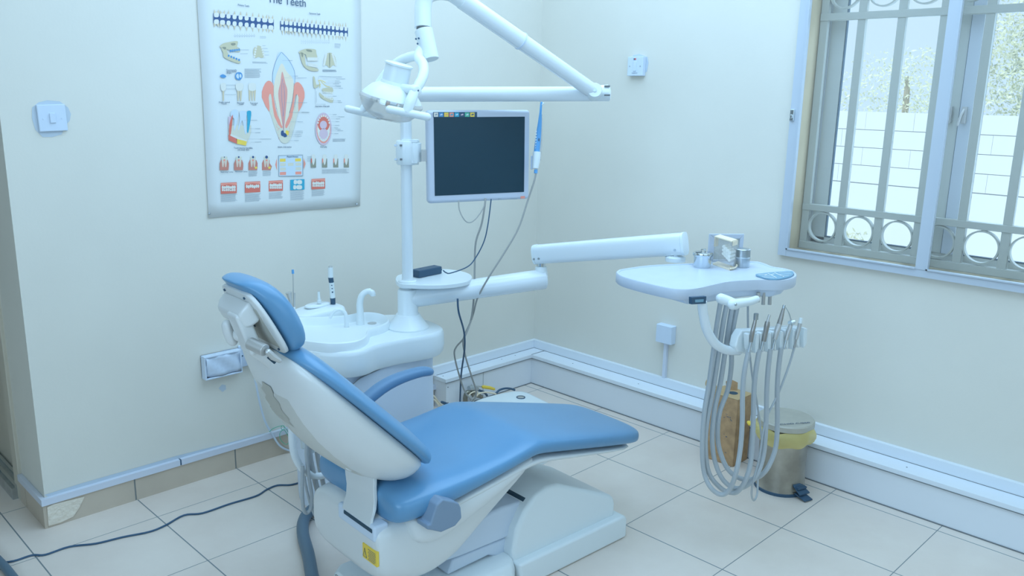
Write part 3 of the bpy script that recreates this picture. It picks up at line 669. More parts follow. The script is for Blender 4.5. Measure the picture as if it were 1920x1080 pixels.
def sw2(t, c, x, y, n):
    M().obox(c+n*.0015, x, y, n, .0085, .022, .0025).build('rocker', 'plastic_matte', t, bevel=.002)
    M().obox(c+n*.001+y*.032-x*.0015, x, y, n, .006, .003, .0018).build('neon_window', 'led_red', t)
    M().obox(c+n*.001+y*.032-x*.004, x, y, n, .003, .003, .002).build('neon_window', 'dark', t)
    M().obox(c+n*.0006-y*.030, x, y, n, .016, .0012, .0006).build('printed_line', 'p_grey', t)
    for s_ in (-1, 1): M().lathe([(.0032, -.001), (.003, .0012)], c+x*s_*.03, n, 10).build('screw_cap', 'steel', t)
plate('cooker_switch', 'white square switch with red indicator on the wall left of the window', 'switch', Rr, .026, (-1, 0, 0), sw2)
Rj = [atx(1236, 607, -.0), atx(1272, 611, 0), atx(1268, 646, 0), atx(1234, 640, 0)]
Rj = [V3((0, -.826, .470)), V3((0, -.914, .470)), V3((0, -.914, .382)), V3((0, -.826, .382))]
def jb(t, c, x, y, n):
    M().obox(c+n*.0015, x, y, n, .043, .043, .003).build('lid', 'plastic_matte', t, bevel=.002)
    for s_ in (-1, 1): M().lathe([(.0032, -.001), (.003, .0012)], c+n*.002+x*s_*.03, n, 10).build('screw', 'dark', t)
    M().box((-.020, -.878, .160), (0, -.862, .382)).build('conduit', 'strip', t, bevel=.002)
plate('outlet_box', 'small square white junction box with a conduit running down to the trunking', 'junction box', Rj, .034, (-1, 0, 0), jb)
# wall box stuffed with paper, beside the plugged socket
t = thing('socket_box', 'open white wall box covered with a sheet of paper, behind the headrest', 'socket box', (-1.807, 0, .415))
b = M()
b.box((-1.884, -.036, .412), (-1.730, 0, .418)); b.box((-1.884, -.036, .500), (-1.730, 0, .506)); b.box((-1.884, -.036, .418), (-1.878, 0, .500)); b.box((-1.736, -.036, .418), (-1.730, 0, .500)); b.box((-1.884, -.006, .412), (-1.73, 0, .506))
b.build('box_frame', 'plastic_matte', t, bevel=.0015, bseg=2)
rows = [[V3((-1.878+.142*i/8, -.034+.006*math.sin(i*1.3+j), .421+.08*j/6+(.006 if i == 0 and j == 0 else 0))) for i in range(9)] for j in range(7)]
M().grid(rows).build('paper_cover', 'plastic_matte', t, thick=.0006)
t = thing('plug_socket', 'white wall socket with a plug in it next to the paper-covered box', 'socket', (-1.685, 0, .425))
M().box((-1.729, -.012, .425), (-1.642, 0, .515)).build('face_plate', 'plastic_matte', t, bevel=.003)
M().lathe([(.026, 0), (.025, .018), (.018, .03)], (-1.674, -.012, .463), (0, -1, 0), 6).build('plug', 'plastic_matte', t, bevel=.004)
M().lathe([(.003, 0), (.003, .0015)], (-1.716, -.012, .472), (0, -1, 0), 10).build('screw', 'dark', t)
M().tube([aty(*p, -.02) for p in [(473, 688), (480, 720), (487, 755), (497, 790), (511, 815), (524, 835), (540, 844), (556, 845), (580, 840)]], .0042, 8, 5).build('flex_cable', 'cable_g', t).data.materials[0] = MT['plastic_matte']
# green wire loop
g = M().tube([aty(*p, -.03) for p in [(505, 810), (513, 803), (530, 798), (533, 802), (531, 806), (527, 803), (530, 798), (538, 806), (543, 818), (541, 830), (535, 833), (526, 824), (525, 812), (532, 806), (539, 815), (545, 828)]], .0013, 6, 5)
tag(g.build('wire_loop', 'green'), 'loose loop of thin green wire over the skirting', 'wire')
# ================================================================== DENTAL CHAIR (own frame: u towards the feet, v across, w up)
CO, CT = V3((-1.5, -1.235, 0)), math.radians(-3)
CM = Matrix.Translation(CO) @ Matrix.Rotation(CT, 4, 'Z')
ch = thing('dental_chair', 'blue vinyl reclining dental chair with white plastic shell and base', 'dental chair', tuple(CO), CT)
def CMh(): return M(CM)
def lv(px, py, v):
    n = CM.to_3x3() @ V3((0, 1, 0)); p = on(px, py, n, (CM @ V3((0, v, 0))).dot(n)); return CM.inverted() @ p
# base housing on the floor
def side_prism(prof, v0, v1, tf=CM):
    m = M(tf); m.prism([(u, v0, w) for u, w in prof], (0, v1-v0, 0)); return m
side_prism([(-.03, .07), (-.038, .12), (-.022, .19), (.012, .245), (.055, .285), (.105, .30), (.16, .292), (.41, .172), (.438, .155), (.445, .13), (.445, .07)], -.155, .155).build('base_housing', 'plastic', ch, bevel=.016, bseg=4)
side_prism([(-.02, 0), (-.035, .09), (.462, .088), (.478, .075), (.478, 0)], -.185, .185).build('base_plinth', 'plastic', ch, bevel=.010, bseg=4)
m = M(CM); m.loft([[(u, v*k, z) for u, v in ((-.50, -.15), (-.46, -.185), (-.06, -.185), (-.03, -.16), (-.03, .16), (-.06, .185), (-.46, .185), (-.50, .15))] for k, z in ((1, 0), (1, .07), (.93, .095), (.8, .105))])
m.build('base_plate', 'plastic', ch, bevel=.012, bseg=3)
# lifting arm
side_prism([(-.33, .17), (-.30, .25), (-.05, .266), (.10, .252), (.12, .20), (.09, .15), (-.22, .158)], -.118, .118).build('lift_arm_cover', 'plastic_matte', ch, bevel=.01)
side_prism([(-.26, .11), (-.24, .155), (.06, .147), (.06, .08), (-.03, .078), (-.10, .115)], -.112, .112).build('lift_arm_link', 'plastic_matte', ch, bevel=.008)
side_prism([(.00, .05), (.03, .268), (.06, .276), (.1, .276), (.1, .05)], -.125, .125).build('arm_recess', 'shadowgap', ch)
# shroud under the seat
def shroud_ring(u, zb, zt, hw, n=4, seg=28): return selip(0, hw, (zb+zt)/2, (zt-zb)/2, n, seg, lambda a, b: (u, a, b))
m = M(CM)
def shp(pts):
    """smooth body from (u, bottom, top, half width) stations"""
    return m.loft([shroud_ring(*p) for p in pts])
shp([(-.5455, .27, .345, .14), (-.545, .245, .375, .166), (-.540, .228, .392, .180), (-.522, .212, .400, .187), (-.48, .190, .404, .190), (-.42, .17, .408, .194), (-.36, .168, .415, .196), (-.28, .19, .430, .196), (-.20, .255, .448, .194), (-.10, .325, .458, .192), (-.02, .385, .462, .19), (.02, .42, .458, .185)])
sh = m.build('seat_shroud', 'shell', ch, sub=1)
# wing of the shroud under the seat corner, near side and far side
for sg in (-1, 1):
    m = M(CM); m.loft([selip(sg*.15, hw, (zb+zt)/2, (zt-zb)/2, 3.2, 20, lambda a, b, u=u: (u, a, b)) for u, zb, zt, hw in ((-.455, .37, .39, .03), (-.45, .335, .40, .055), (-.43, .31, .405, .068), (-.38, .295, .405, .075), (-.30, .32, .418, .076), (-.2, .352, .428, .075), (-.1, .395, .445, .072), (-.03, .425, .455, .066), (0, .435, .455, .06))])
    m.build('seat_skirt', 'shell', ch, sub=1)
# slot and recess at the rear
rs = lambda px, py: lv(px, py, 0)
def rear(px, py, u=-.5685):
    n = CM.to_3x3() @ V3((1, 0, 0)); return CM.inverted() @ on(px, py, n, (CM @ V3((u, 0, 0))).dot(n))
m = M(CM); m.box((-.5482, -.166, .345), (-.50, .022, .393)); m.build('slot_surround', 'plastic_matte', ch, bevel=.008, bseg=3)
m = M(CM); m.box((-.5500, -.158, .371), (-.53, -.012, .385)); m.build('slot_opening', 'shadowgap', ch, bevel=.004)
lab = M(CM); LY = (-.572, -.158, .214)
lab.box((-.5482, -.176, .280), (-.540, -.106, .324)); lb = lab.build('warning_label', 'yellow', ch, bevel=.001, bseg=1); lb['label'] = 'yellow rectangular warning label'
nx = CM.to_3x3() @ V3((0, -1, 0))
tri = M(CM).tube([(-.5486, -.109, .287), (-.5486, -.127, .287), (-.5486, -.118, .313)], .0007, 5, closed=True); tri.build('label_triangle', 'p_ink', lb)
M(CM).box((-.5487, -.1186, .292), (-.5480, -.1176, .304)).build('label_mark', 'p_ink', lb)
lm = M(CM)
for k in range(7): lm.box((-.5487, -.170+(.004 if k == 0 else 0), .286+k*.0050), (-.5480, -.134-.003*(k % 2), .2872+k*.0050))
lm.build('label_text', 'p_ink', lb, flat=True)
# seat and leg-rest cushion
def cush(pts, n=3.6, seg=28): return [selip(0, hw, (zb+zt)/2, (zt-zb)/2, n, seg, lambda a, b, u=u: (u, a, b)) for u, zb, zt, hw in pts]
S = [(-.506, .40, .455, .185), (-.503, .389, .466, .203), (-.492, .384, .476, .217), (-.46, .384, .483, .229), (-.38, .392, .486, .232), (-.30, .406, .487, .233), (-.20, .422, .491, .232), (-.10, .438, .500, .230), (-.03, .446, .512, .226), (.0, .447, .515, .224), (.03, .442, .511, .222), (.10, .426, .495, .218), (.25, .391, .459, .208), (.40, .356, .423, .196), (.50, .333, .399, .184), (.535, .327, .390, .172), (.552, .328, .382, .155), (.560, .335, .372, .125)]
m = M(CM); m.loft(cush(S)); seat = m.build('seat_cushion', 'vinyl', ch, sub=1)
# knee crease: a shallow stitched line follows the bend
m = M(CM); m.loft([selip(0, hw, (zb+zt)/2, (zt-zb)/2, 4, 24, lambda a, b, u=u: (u, a, b)) for u, zb, zt, hw in ((-.43, .376, .397, .19), (-.40, .374, .402, .222), (-.2, .404, .428, .224), (-.06, .420, .450, .222), (.01, .422, .452, .216), (.10, .405, .430, .210), (.3, .362, .383, .198), (.47, .326, .343, .180), (.515, .322, .334, .155))])
m.build('seat_pan', 'shell', ch, sub=1)
# bracket joining back and seat
m = M(CM); P = [(-.512, .51), (-.516, .47), (-.518, .44), (-.526, .415), (-.541, .396), (-.551, .386)]
for (a, b), (c, d) in zip(P[:-1], P[1:]): pass
W0 = [.085, .085, .086, .087, .086, .085]
m.loft([[(a, -.112-.001*i*i, b), (a, .050-.0095*i, b), (a+.012, .050-.0095*i, b+.004), (a+.012, -.112-.001*i*i, b+.004)] for i, (a, b) in enumerate([(-.46, .56)]+P)])
m.build('back_bracket', 'shell', ch, bevel=.004)
# back rest: t runs up along the back from the hinge, r backwards, c forwards
BO = V3((-.446, 0, .588)); BU = V3((-.7071, 0, .7071)); BN = V3((.7071, 0, .7071))
def bp(t, v, n): return BO + BU*t + V3((0, v, 0)) + BN*n
TS = [(-.090, .125, .040, .034), (-.085, .160, .070, .046), (-.066, .188, .098, .052), (-.03, .206, .115, .052), (.03, .220, .130, .054), (.10, .224, .134, .053), (.17, .223, .128, .052), (.23, .222, .116, .052), (.29, .216, .096, .052), (.34, .202, .074, .052), (.375, .186, .056, .051), (.400, .164, .042, .048), (.416, .134, .030, .043), (.427, .10, .021, .034), (.433, .06, .012, .024)]
def half(t, hw, d, sgn, n, seg=16, flat=.004):
    r = []
    for k in range(seg+1):
        a = PI*k/seg; c, s_ = math.cos(a), math.sin(a)
        r.append(bp(t, hw*math.copysign(abs(c)**(2/n), c), sgn*d*abs(s_)**(2/n)))
    for k in range(1, 5): r.append(bp(t, hw*(-1+2*k/5), 0))
    return r
m = M(CM); m.loft([[p+BN*.006 if abs((p-BO).dot(BN)) < 1e-6 else p for p in half(t, hw*1.01, r, -1, 2.5)] for t, hw, r, c in TS]); bs = m.build('back_shell', 'shell', ch, sub=1)
m = M(CM); m.loft([half(t+(-.012 if i < 3 else .0), hw*1.04+.004, c, 1, 3.0) for i, (t, hw, r, c) in enumerate(TS)]); m.build('back_cushion', 'vinyl', ch, sub=1)
# film, scuffs and a shade-greyed panel on the rear of the back shell
def onshell(t, v):
    T = sorted(TS); 
    for a, b in zip(T[:-1], T[1:]):
        if a[0] <= t <= b[0]:
            k = (t-a[0])/(b[0]-a[0]); hw = a[1]+(b[1]-a[1])*k; r = a[2]+(b[2]-a[2])*k; break
    x = min(.999, abs(v/(hw*1.01))); return r*(1-x**2.5)**(1/2.5)
def shellline(pts, w, name, mt):
    m = M(CM); m.tube([bp(t, v, -onshell(t, v)-.0002) for t, v in catmull_tv(pts)], w, 5); return m.build(name, mt, bs)
def catmull_tv(pts): return [(p.x, p.y) for p in catmull([V3((a, b, 0)) for a, b in pts], 6)]
shellline([(.26, -.02), (.25, .01), (.25, .03), (.235, .06)], .0011, 'scratch', 'p_grey')
shellline([(.25, .03), (.20, .04), (.15, .03), (.10, .04), (.06, .02)], .0006, 'scratch', 'shell_worn')
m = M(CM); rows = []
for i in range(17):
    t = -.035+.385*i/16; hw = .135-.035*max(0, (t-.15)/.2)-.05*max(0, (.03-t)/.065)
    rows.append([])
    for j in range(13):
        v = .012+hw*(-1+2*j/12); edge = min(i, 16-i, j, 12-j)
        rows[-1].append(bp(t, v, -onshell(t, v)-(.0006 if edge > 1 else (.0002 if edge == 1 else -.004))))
m.grid(rows); rp = m.build('rear_panel', 'shell_panel', bs, fix=False)  # central panel, coloured greyer to carry the shade of its downward slope
m = M(CM); rows = []
for i in range(9):
    t = .23+.12*i/8; rows.append([bp(t, v, -onshell(t, v)-.0012) for v in [-.02+.012*math.sin(i*2.3)+.02*i/8+(.13-.010*i)*j/8 for j in range(9)]])
m.grid(rows); m.build('peeling_film', 'shell_worn', bs, fix=False)
M(CM).lathe([(.012, -.004), (.011, .0015), (.006, .003)], bp(.06, -.09, -onshell(.06, -.09)+.001), -BN, 16).build('screw_cover', 'shell', bs)
# head rest
HN = lv(537, 650, -.112); HT = lv(483, 563, -.095); hu = (HT-HN); HL = hu.length; hu.normalize(); hn = V3((-hu.z, 0, hu.x)); hn = hn if hn.x > 0 else -hn
HC = V3((0, 0, 0))+(HN+HT)/2; HC.y = -.012
def hp(a, v, n): return HC + hu*a + V3((0, v, 0)) + hn*n
def hring(a, hw, n0, n1, seg=28, n=3): return selip(0, hw, (n0+n1)/2, (n1-n0)/2, n, seg, lambda p, q: tuple(hp(a, p, q)))
m = M(CM); m.loft([hring(a, hw, n0, n1) for a, hw, n0, n1 in ((-.098, .065, .010, .034), (-.093, .092, .002, .048), (-.080, .108, 0, .060), (-.05, .117, 0, .070), (0, .118, 0, .074), (.04, .112, 0, .070), (.072, .099, -.002, .058), (.092, .082, -.006, .042), (.104, .062, -.010, .022), (.108, .04, -.012, .008))]); m.build('headrest_cushion', 'vinyl', ch, sub=1)
m = M(CM); m.loft([hring(a, hw, -.012, .003, n=5) for a, hw in ((-.086, .075), (-.082, .094), (-.06, .106), (0, .108), (.045, .102), (.075, .086), (.085, .066))]); hb = m.build('headrest_shell', 'shell', ch, sub=1)
m = M(CM); m.loft([[hp(a, v, -.011-d) for a, v in ((-.065, -.080), (-.065, .080), (.045, .078), (.045, -.078))] for d in (0, .0015)]); m.build('headrest_panel', 'shell_worn', hb, flat=True)
for a, v in ((-.072, -.070), (-.02, -.0), (.072, -.05), (.072, .060)): M(CM).lathe([(.0035, -.001), (.0032, .0035)], hp(a, v, -.0115), -hn, 10).build('screw', 'dark', hb)
m = M(CM); m.loft([[hp(a, v, -.010) for a, v in ((.012, -.070), (.012, .075), (.066, .075), (.066, -.070))], [hp(a, v, -.036) for a, v in ((.008, -.066), (.008, .073), (.056, .073), (.056, -.066))], [hp(a, v, -.052) for a, v in ((.012, -.055), (.012, .066), (.044, .066), (.044, -.055))]]); m.build('headrest_block', 'shell', ch, bevel=.009, bseg=4)
# neck column between headrest and back, knob and chrome release lever
c0 = lv(451, 598, -.036); c1 = lv(473, 650, -.046)
m = M(CM); n_ = V3((c1-c0)); n_.normalize(); m.loft([[p+V3((-n_.z, 0, n_.x))*b+V3((0, v, 0)) for v, b in ((-.027, -.018), (.033, -.018), (.033, .016), (-.027, .016))] for p in (c0-n_*.02, c1+n_*.012)]); m.build('headrest_column', 'shell', ch, bevel=.008, bseg=3)
M(CM).tube([c1+n_*.0, bp(.44, -.04, -.02), bp(.40, -.03, -.02)], .020, 12).build('neck_bar', 'shell', ch)
k0 = lv(458, 627, -.02); k1 = lv(430, 624, .02); kd = (k1-k0).normalized()
M(CM).lathe([(.019, -.01), (.019, .012), (.017, .02)], k0, kd, 20).build('knob_shaft', 'shell', ch)
kn = M(CM); kx = V3((.35, 0, -.94)); kx = (kx-kd*kx.dot(kd)).normalized(); ky = kd.cross(kx)
kc = k1
kn.loft([[kc+kx*(r_*1.55*math.cos(2*PI*k/32)*(1-.12*abs(math.sin(2*PI*k/32))**3))+ky*(r_*(.72+.12*math.cos(4*PI*k/32))*math.sin(2*PI*k/32))+kd*h_ for k in range(32)] for r_, h_ in ((.016, -.016), (.023, -.010), (.0245, 0), (.022, .008), (.012, .013))]); kn.build('adjusting_knob', 'shell', ch, sub=1)
l0 = lv(474, 646, -.09); l1 = lv(497, 657, -.125); ld = (l1-l0).normalized()
M(CM).tube([l0-ld*.01, l1], .015, 18).build('lever_barrel', 'satin', ch, bevel=.002)
M(CM).tube([lv(503, 660, -.13), lv(512, 669, -.135), lv(524, 676, -.138)], [.008, .0085, .006], 8, rnd=True).build('release_lever', 'satin', ch)
M(CM).tube([lv(503, 669, -.12), lv(516, 680, -.125)], .0055, 4).build('lever_slot', 'shadowgap', ch)
# arm rests
def armrest(pts, v0, v1, name, lbl):
    m = M(CM); rings = []
    for px, py, w_, h_ in pts:
        c = lv(px, py, v0); rings.append((c, w_, h_))
    C = [r[0] for r in rings]; out = []
    for i, (c, w_, h_) in enumerate(rings):
        t = (C[min(i+1, len(C)-1)]-C[max(i-1, 0)]).normalized(); up = V3((-t.z, 0, t.x)); up = up if up.z > 0 else -up
        out.append([c+V3((0, (w_)*math.copysign(abs(math.cos(a))**.8, math.cos(a)), 0))+up*h_*math.copysign(abs(math.sin(a))**.8, math.sin(a)) for a in [2*PI*k/20 for k in range(20)]])
    m.loft(out); o = m.build(name, 'armblue', ch, sub=1); o['label'] = lbl; return o
armrest([(672, 762, .022, .018), (690, 747, .024, .020), (712, 728, .024, .020), (738, 713, .024, .019), (765, 703, .024, .017), (790, 696, .024, .0165), (802, 696, .022, .016), (808, 697, .016, .012), (811, 698, .008, .006)], .28, .28, 'far_armrest', 'curved slate blue armrest')
def v_(a, b): return (a, -.245, b)
m = M(CM); b0 = [(870, 770), (870, 735), (893, 730), (905, 690), (935, 600), (975, 562), (1055, 578), (1085, 590), (1098, 620), (1105, 690), (1060, 745), (965, 788), (905, 775)]
bb = [lv(560+a/3.6, 780+b/3.6, -.262) for a, b in b0]
m.prism(bb, (0, .052, 0)); o = m.build('armrest_bracket', 'bluegrey', ch, bevel=.010, bseg=3); o['label'] = 'blue grey plastic armrest pivot housing'
M(CM).box((-.405, -.235, .395), (-.34, -.20, .425)).build('pivot_pin', 'bluegrey', ch, bevel=.003)
M(CM).tube([lv(676, 760, .28), lv(672, 763, .28)+V3((-.03, -.02, -.05)), V3((-.36, .215, .45))], .020, 14, 4, rnd=True).build('armrest_post', 'armblue', ch)

# corrugated supply hose from the chair, on the floor
t = tag(M().tube([atz(*p, .024) for p in [(592, 1110), (585, 1080), (578, 1040), (568, 1000), (571, 972), (590, 951), (612, 938), (640, 925)]], .021, 14, 6).build('supply_hose', 'hose_k'), 'thick dark blue-grey hose curving over the floor behind the chair', 'hose')
# assistant arm with its hoses
aa = thing('assistant_arm', 'white tubular assistant arm with grey suction hoses behind the backrest', 'instrument arm', tuple(atz(600, 930, 0)*1.0))
ap = lambda x, y, Y=-.88: aty(x, y, Y)
M().tube([ap(543, 745), ap(547, 790), ap(548, 830), ap(554, 858), ap(568, 880), ap(590, 892), ap(612, 889), ap(640, 870)], .0115, 16, 6).build('support_tube', 'paint_white', aa)
M().tube([ap(547.5, 791), ap(547.5, 793)], .0125, 16).build('tube_joint', 'alu_g', aa)
for i, x in enumerate((570, 583)):
    c = ap(x, 792+i*8, -.86); M().tube([c, c-V3((0, 0, .085))], [.016, .014], 12).build('instrument_socket', 'plastic', aa, bevel=.004)
c5 = lambda a, b: (380+a/3.6, 780+b/3.6)
for k, q in enumerate(([(706, 130), (700, 250), (716, 400), (736, 540), (728, 625), (700, 655), (680, 620), (672, 500), (675, 330)], [(712, 150), (730, 300), (762, 450), (800, 590), (812, 650)], [(765, 200), (786, 330), (812, 450), (836, 560), (842, 600)], [(678, 340), (698, 480), (732, 610), (772, 700), (805, 760)])):
    M().tube([ap(*c5(*p), -.90+.02*k) for p in q], (.0058, .0085, .0075, .0045)[k], 10, 6).build('suction_hose', 'hose', aa)
M().obox(ap(636, 898, -.90), (1, 0, 0), (0, 1, 0), (0, 0, 1), .010, .010, .012).build('hose_fitting', 'satin', aa, bevel=.003)
# warning chain-like strap seen behind
# ================================================================== CUSPIDOR UNIT
PX, PYY = -1.360, -.631
cu = thing('cuspidor_unit', 'white cuspidor cabinet with spittoon basin and two spouts beside the chair', 'dental unit', (-1.52, -.55, 0))
def zring(pts, z): return [(x, y, z) for x, y in pts]
def smooth_loop(pts, n=5): return [(p.x, p.y) for p in catmull([V3((a, b, 0)) for a, b in pts], n, True)]
top = smooth_loop([(-1.80, -.62), (-1.735, -.725), (-1.66, -.762), (-1.575, -.742), (-1.48, -.745), (-1.36, -.765), (-1.285, -.745), (-1.245, -.69), (-1.235, -.58), (-1.26, -.47), (-1.34, -.41), (-1.45, -.37), (-1.56, -.335), (-1.68, -.31), (-1.77, -.37), (-1.815, -.50)])
def scl(L, k, c=(-1.52, -.56)): return [(c[0]+(x-c[0])*k, c[1]+(y-c[1])*k) for x, y in L]
m = M(); m.loft([zring(scl(top, .965), .565), zring(scl(top, .985), .572), zring(scl(top, 1.0), .60), zring(scl(top, .995), .640), zring(scl(top, .98), .652), zring(scl(top, .955), .657)])
bt = m.build('basin_top', 'plastic', cu)
cab = smooth_loop([(-1.74, -.62), (-1.70, -.69), (-1.60, -.715), (-1.40, -.725), (-1.315, -.715), (-1.285, -.66), (-1.28, -.45), (-1.34, -.39), (-1.6, -.36), (-1.72, -.40)])
m = M(); m.loft([zring(scl(cab, .97), 0), zring(scl(cab, .98), .03), zring(cab, .35), zring(scl(cab, .99), .52), zring(scl(cab, 1.0), .60)]); cb = m.build('cabinet', 'plastic_matte', cu)
# front door panel of the cabinet, with its curved upper edge
yq = -.7275
m = M(); m.prism([aty(a, b, yq) for a, b in [(640, 850), (650, 730), (672, 712), (700, 698), (740, 680), (770, 672), (802, 668), (802, 850)]], (0, .01, 0)); m.build('door_panel', 'plastic_matte', cu, bevel=.004)
M().tube([aty(*p, yq-.001) for p in [(655, 727), (675, 709), (705, 695), (745, 677), (775, 669), (803, 665)]], .0012, 6, 4).build('panel_seam', 'seam', cu)
# raised basin rim (figure of eight) around a sunk bowl
rim = smooth_loop([(-1.795, -.60), (-1.74, -.70), (-1.665, -.735), (-1.60, -.705), (-1.545, -.645), (-1.49, -.635), (-1.425, -.60), (-1.385, -.53), (-1.39, -.465), (-1.43, -.43), (-1.50, -.425), (-1.58, -.385), (-1.66, -.335), (-1.74, -.355), (-1.80, -.45), (-1.81, -.53)])
cc = (-1.62, -.54)
m = M(); m.loft([zring(scl(rim, 1.03, cc), .650), zring(scl(rim, 1.02, cc), .672), zring(scl(rim, 1.0, cc), .684), zring(scl(rim, .975, cc), .687), zring(scl(rim, .95, cc), .682), zring(scl(rim, .92, cc), .664), zring(scl(rim, .87, cc), .652), zring(scl(rim, .5, cc), .648)], cap0=True)
m.build('basin', 'plastic', cu)
M().lathe([(.017, 0), (.017, .0015), (.012, .003), (.004, .003)], (-1.43, -.50, .6575), (0, 0, 1), 20).build('drain', 'satin', cu)
f = lambda a, b: (540+a/4.5, 480+b/4.5)
fb = atz(*f(610, 588), .652)
sp = M(); pts = [fb] + [atv(*f(*p), fb) for p in ((609, 480), (606, 400), (622, 335), (660, 302), (700, 296))]
sp.tube(pts, [.0155, .0135, .0125, .0115, .0105, .0105], 18, 6); e = pts[-1]; sp.tube([e+V3((-.006, .004, -.002)), e+V3((.004, -.003, -.006)), e+V3((.006, -.004, -.018))], .0105, 16, 3); sp.build('rinse_spout', 'plastic', cu)
M().lathe([(.0175, 0), (.0165, .003)], fb, (0, 0, 1), 20).build('spout_ring', 'satin', cu)
fb = atz(*f(495, 607), .653); pts = [fb] + [atv(*f(*p), fb) for p in ((492, 530), (484, 485), (462, 460), (430, 452), (395, 465), (370, 495), (353, 526))]
M().tube(pts, [.0085, .0075, .0068, .0062, .006, .0058, .0056, .0055], 14, 5).build('cup_filler_spout', 'plastic', cu)
M().lathe([(.0105, 0), (.0100, .004)], fb, (0, 0, 1), 18).build('spout_ring', 'satin', cu)
# post socket
M().lathe([(.078, .0), (.078, .012), (.070, .02), (.052, .045), (.043, .06)], (PX, PYY, .650), (0, 0, 1), 40).build('post_flange', 'plastic', cu)
# ------------------------------------------------------------------ post and operating light
ol = thing('operating_light', 'white dental light on a tall post with two jointed arms above the monitor', 'dental light', (PX, PYY, .70))
ZT = atv(757, 177, (PX, PYY)).z
M().tube([(PX, PYY, .70), (PX, PYY, ZT+.02)], .0205, 28).build('post', 'paint_white', ol)
M().lathe([(.041, .70), (.038, .705), (.0375, .795), (.035, .803), (.03, .806)], (PX, PYY, 0), (0, 0, 1), 36).build('post_sleeve', 'plastic', ol)
J = atd(1112, 176, 3.03); A0 = V3((PX, PYY, ZT))
ad = (J-A0).normalized()
M().tube([A0-ad*.03, J+ad*.06], .0262, 28, rnd=False).build('lower_arm', 'paint_white', ol, bevel=.003)
je = atd(1143, 173, 3.03)
M().tube([J-ad*.015, je-ad*.003], [.0275, .0275], 24).build('arm_end_joint', 'plastic', ol, bevel=.004)
for a in (-.4, .4): M().obox(je-ad*.012-CU*.0+CU*(.016*a/.4)-CF*.012, ad, CU, CF, .010, .0018, .0195).build('joint_slot', 'seam', ol)
K = atd(852, -10, 2.66); sd = (K-J).normalized()
s0 = J+V3((0, 0, 0))-CF*.03
K2 = K-CF*.0
sd = (K2-s0).normalized(); L_ = (K2-s0).length
M().tube([s0+sd*.012, s0+sd*.02, s0+sd*L_*.55], [.024, .0262, .0272], 24).build('spring_arm_lower', 'paint_white', ol)
M().tube([s0+sd*L_*.55, s0+sd*(L_-.03)], [.0285, .0285], 24).build('spring_arm_upper', 'paint_white', ol)
M().tube([s0+sd*L_*.548, s0+sd*(L_*.548+.006)], .0305, 24).build('arm_collar', 'plastic_matte', ol)
M().lathe([(.024, -.03), (.028, -.02), (.028, .02), (.024, .03)], s0+sd*.0, CF*-1+ad*.0, 24).build('elbow_joint', 'plastic', ol)
M().lathe([(.0075, 0), (.0070, .002)], s0-CF*.031, -CF, 16).build('joint_cap', 'plastic_matte', ol)
M().tube([s0+sd*(L_-.031), s0+sd*(L_+.012)], .0268, 24).build('arm_root', 'plastic', ol)
kn0 = atd(793, 52, 2.62); kn1 = atd(793.5, 12, 2.62); kn2 = atd(800, -8, 2.62); kn3 = atd(822, -16, 2.64); 
M().tube([kn0, kn1, kn2, kn3, K2+sd*.01], [.0265, .0265, .0265, .026, .026], 24, 6).build('knee_tube', 'paint_white', ol)
cupd = (atd(808, 113, 2.62)-atd(794, 57, 2.62)).normalized()
M().tube([kn0+V3((0, 0, -.000)), kn0+(atd(793.5, 58, 2.62)-kn0)], .020, 20).build('swivel_gap', 'seam', ol)
M().tube([atd(794, 56, 2.62), atd(807.5, 112, 2.62)], [.0285, .0265], 26).build('swivel_cup', 'plastic', ol, bevel=.002)
for p in ((780, 73), (785, 72), (783, 82)): M().lathe([(.003, -.001), (.0028, .002)], atd(p[0], p[1], 2.592), -CF, 10).build('cup_screw', 'dark', ol)
# ---- lamp head
LC = atd(733, 192, 2.60)
ax = (CU*1.0 + CR*.27 - CF*.30).normalized()
wv = (CR*.72 - CF*.70); wv = (wv-ax*wv.dot(ax)).normalized(); ev = ax.cross(wv)
if ev.dot(CR) < 0: ev = -ev
lh = M(); lh.lathe([(.094, .012), (.088, .022), (.068, .044), (.045, .056), (.043, .064)], LC, ax, 40, cap0=False); lampd = lh.build('lamp_dome', 'plastic', ol)
M().lathe([(.045, .058), (.041, .062), (.040, .112), (.043, .113), (.043, .118), (.038, .121), (.01, .122)], LC, ax, 32).build('lamp_housing', 'plastic', ol)
M().lathe([(.099, .0), (.0995, .006), (.094, .014), (.092, .013)], LC, ax, 40, cap0=False, cap1=False).build('lens_rim', 'lens', ol)
M().lathe([(.098, .002), (.088, -.022), (.070, -.042), (.048, -.052), (.020, -.055)], LC, ax, 40, cap0=False).build('lamp_shield', 'lens', ol)
for k in range(12):
    a = 2*PI*k/12; c = LC+ax*.004+(wv*math.cos(a)+ev*math.sin(a))*.060
    M().obox(c, (wv*math.cos(a)+ev*math.sin(a)), ax, ax.cross(wv*math.cos(a)+ev*math.sin(a)), .003, .010, .010).build('reflector_facet', 'chrome', ol)
M().lathe([(.02, -.012), (.022, .0), (.018, .02)], LC, ax, 16).build('bulb_holder', 'copper', ol)
rib = M()
for k in range(14): rib.tube([LC-ax*.050+ev*(-.045+.0045*k)+wv*.02, LC-ax*.055+ev*(-.045+.0045*k)+wv*.0], .0011, 5)
rib.build('shield_ribs', 'lens', ol)
HB = {1: (atd(730, 205, 2.50), atd(801, 219, 2.52)), -1: (atd(652, 204, 2.68), atd(712, 218, 2.70))}
PV = {1: atd(778, 170, 2.525), -1: atd(706, 166, 2.68)}
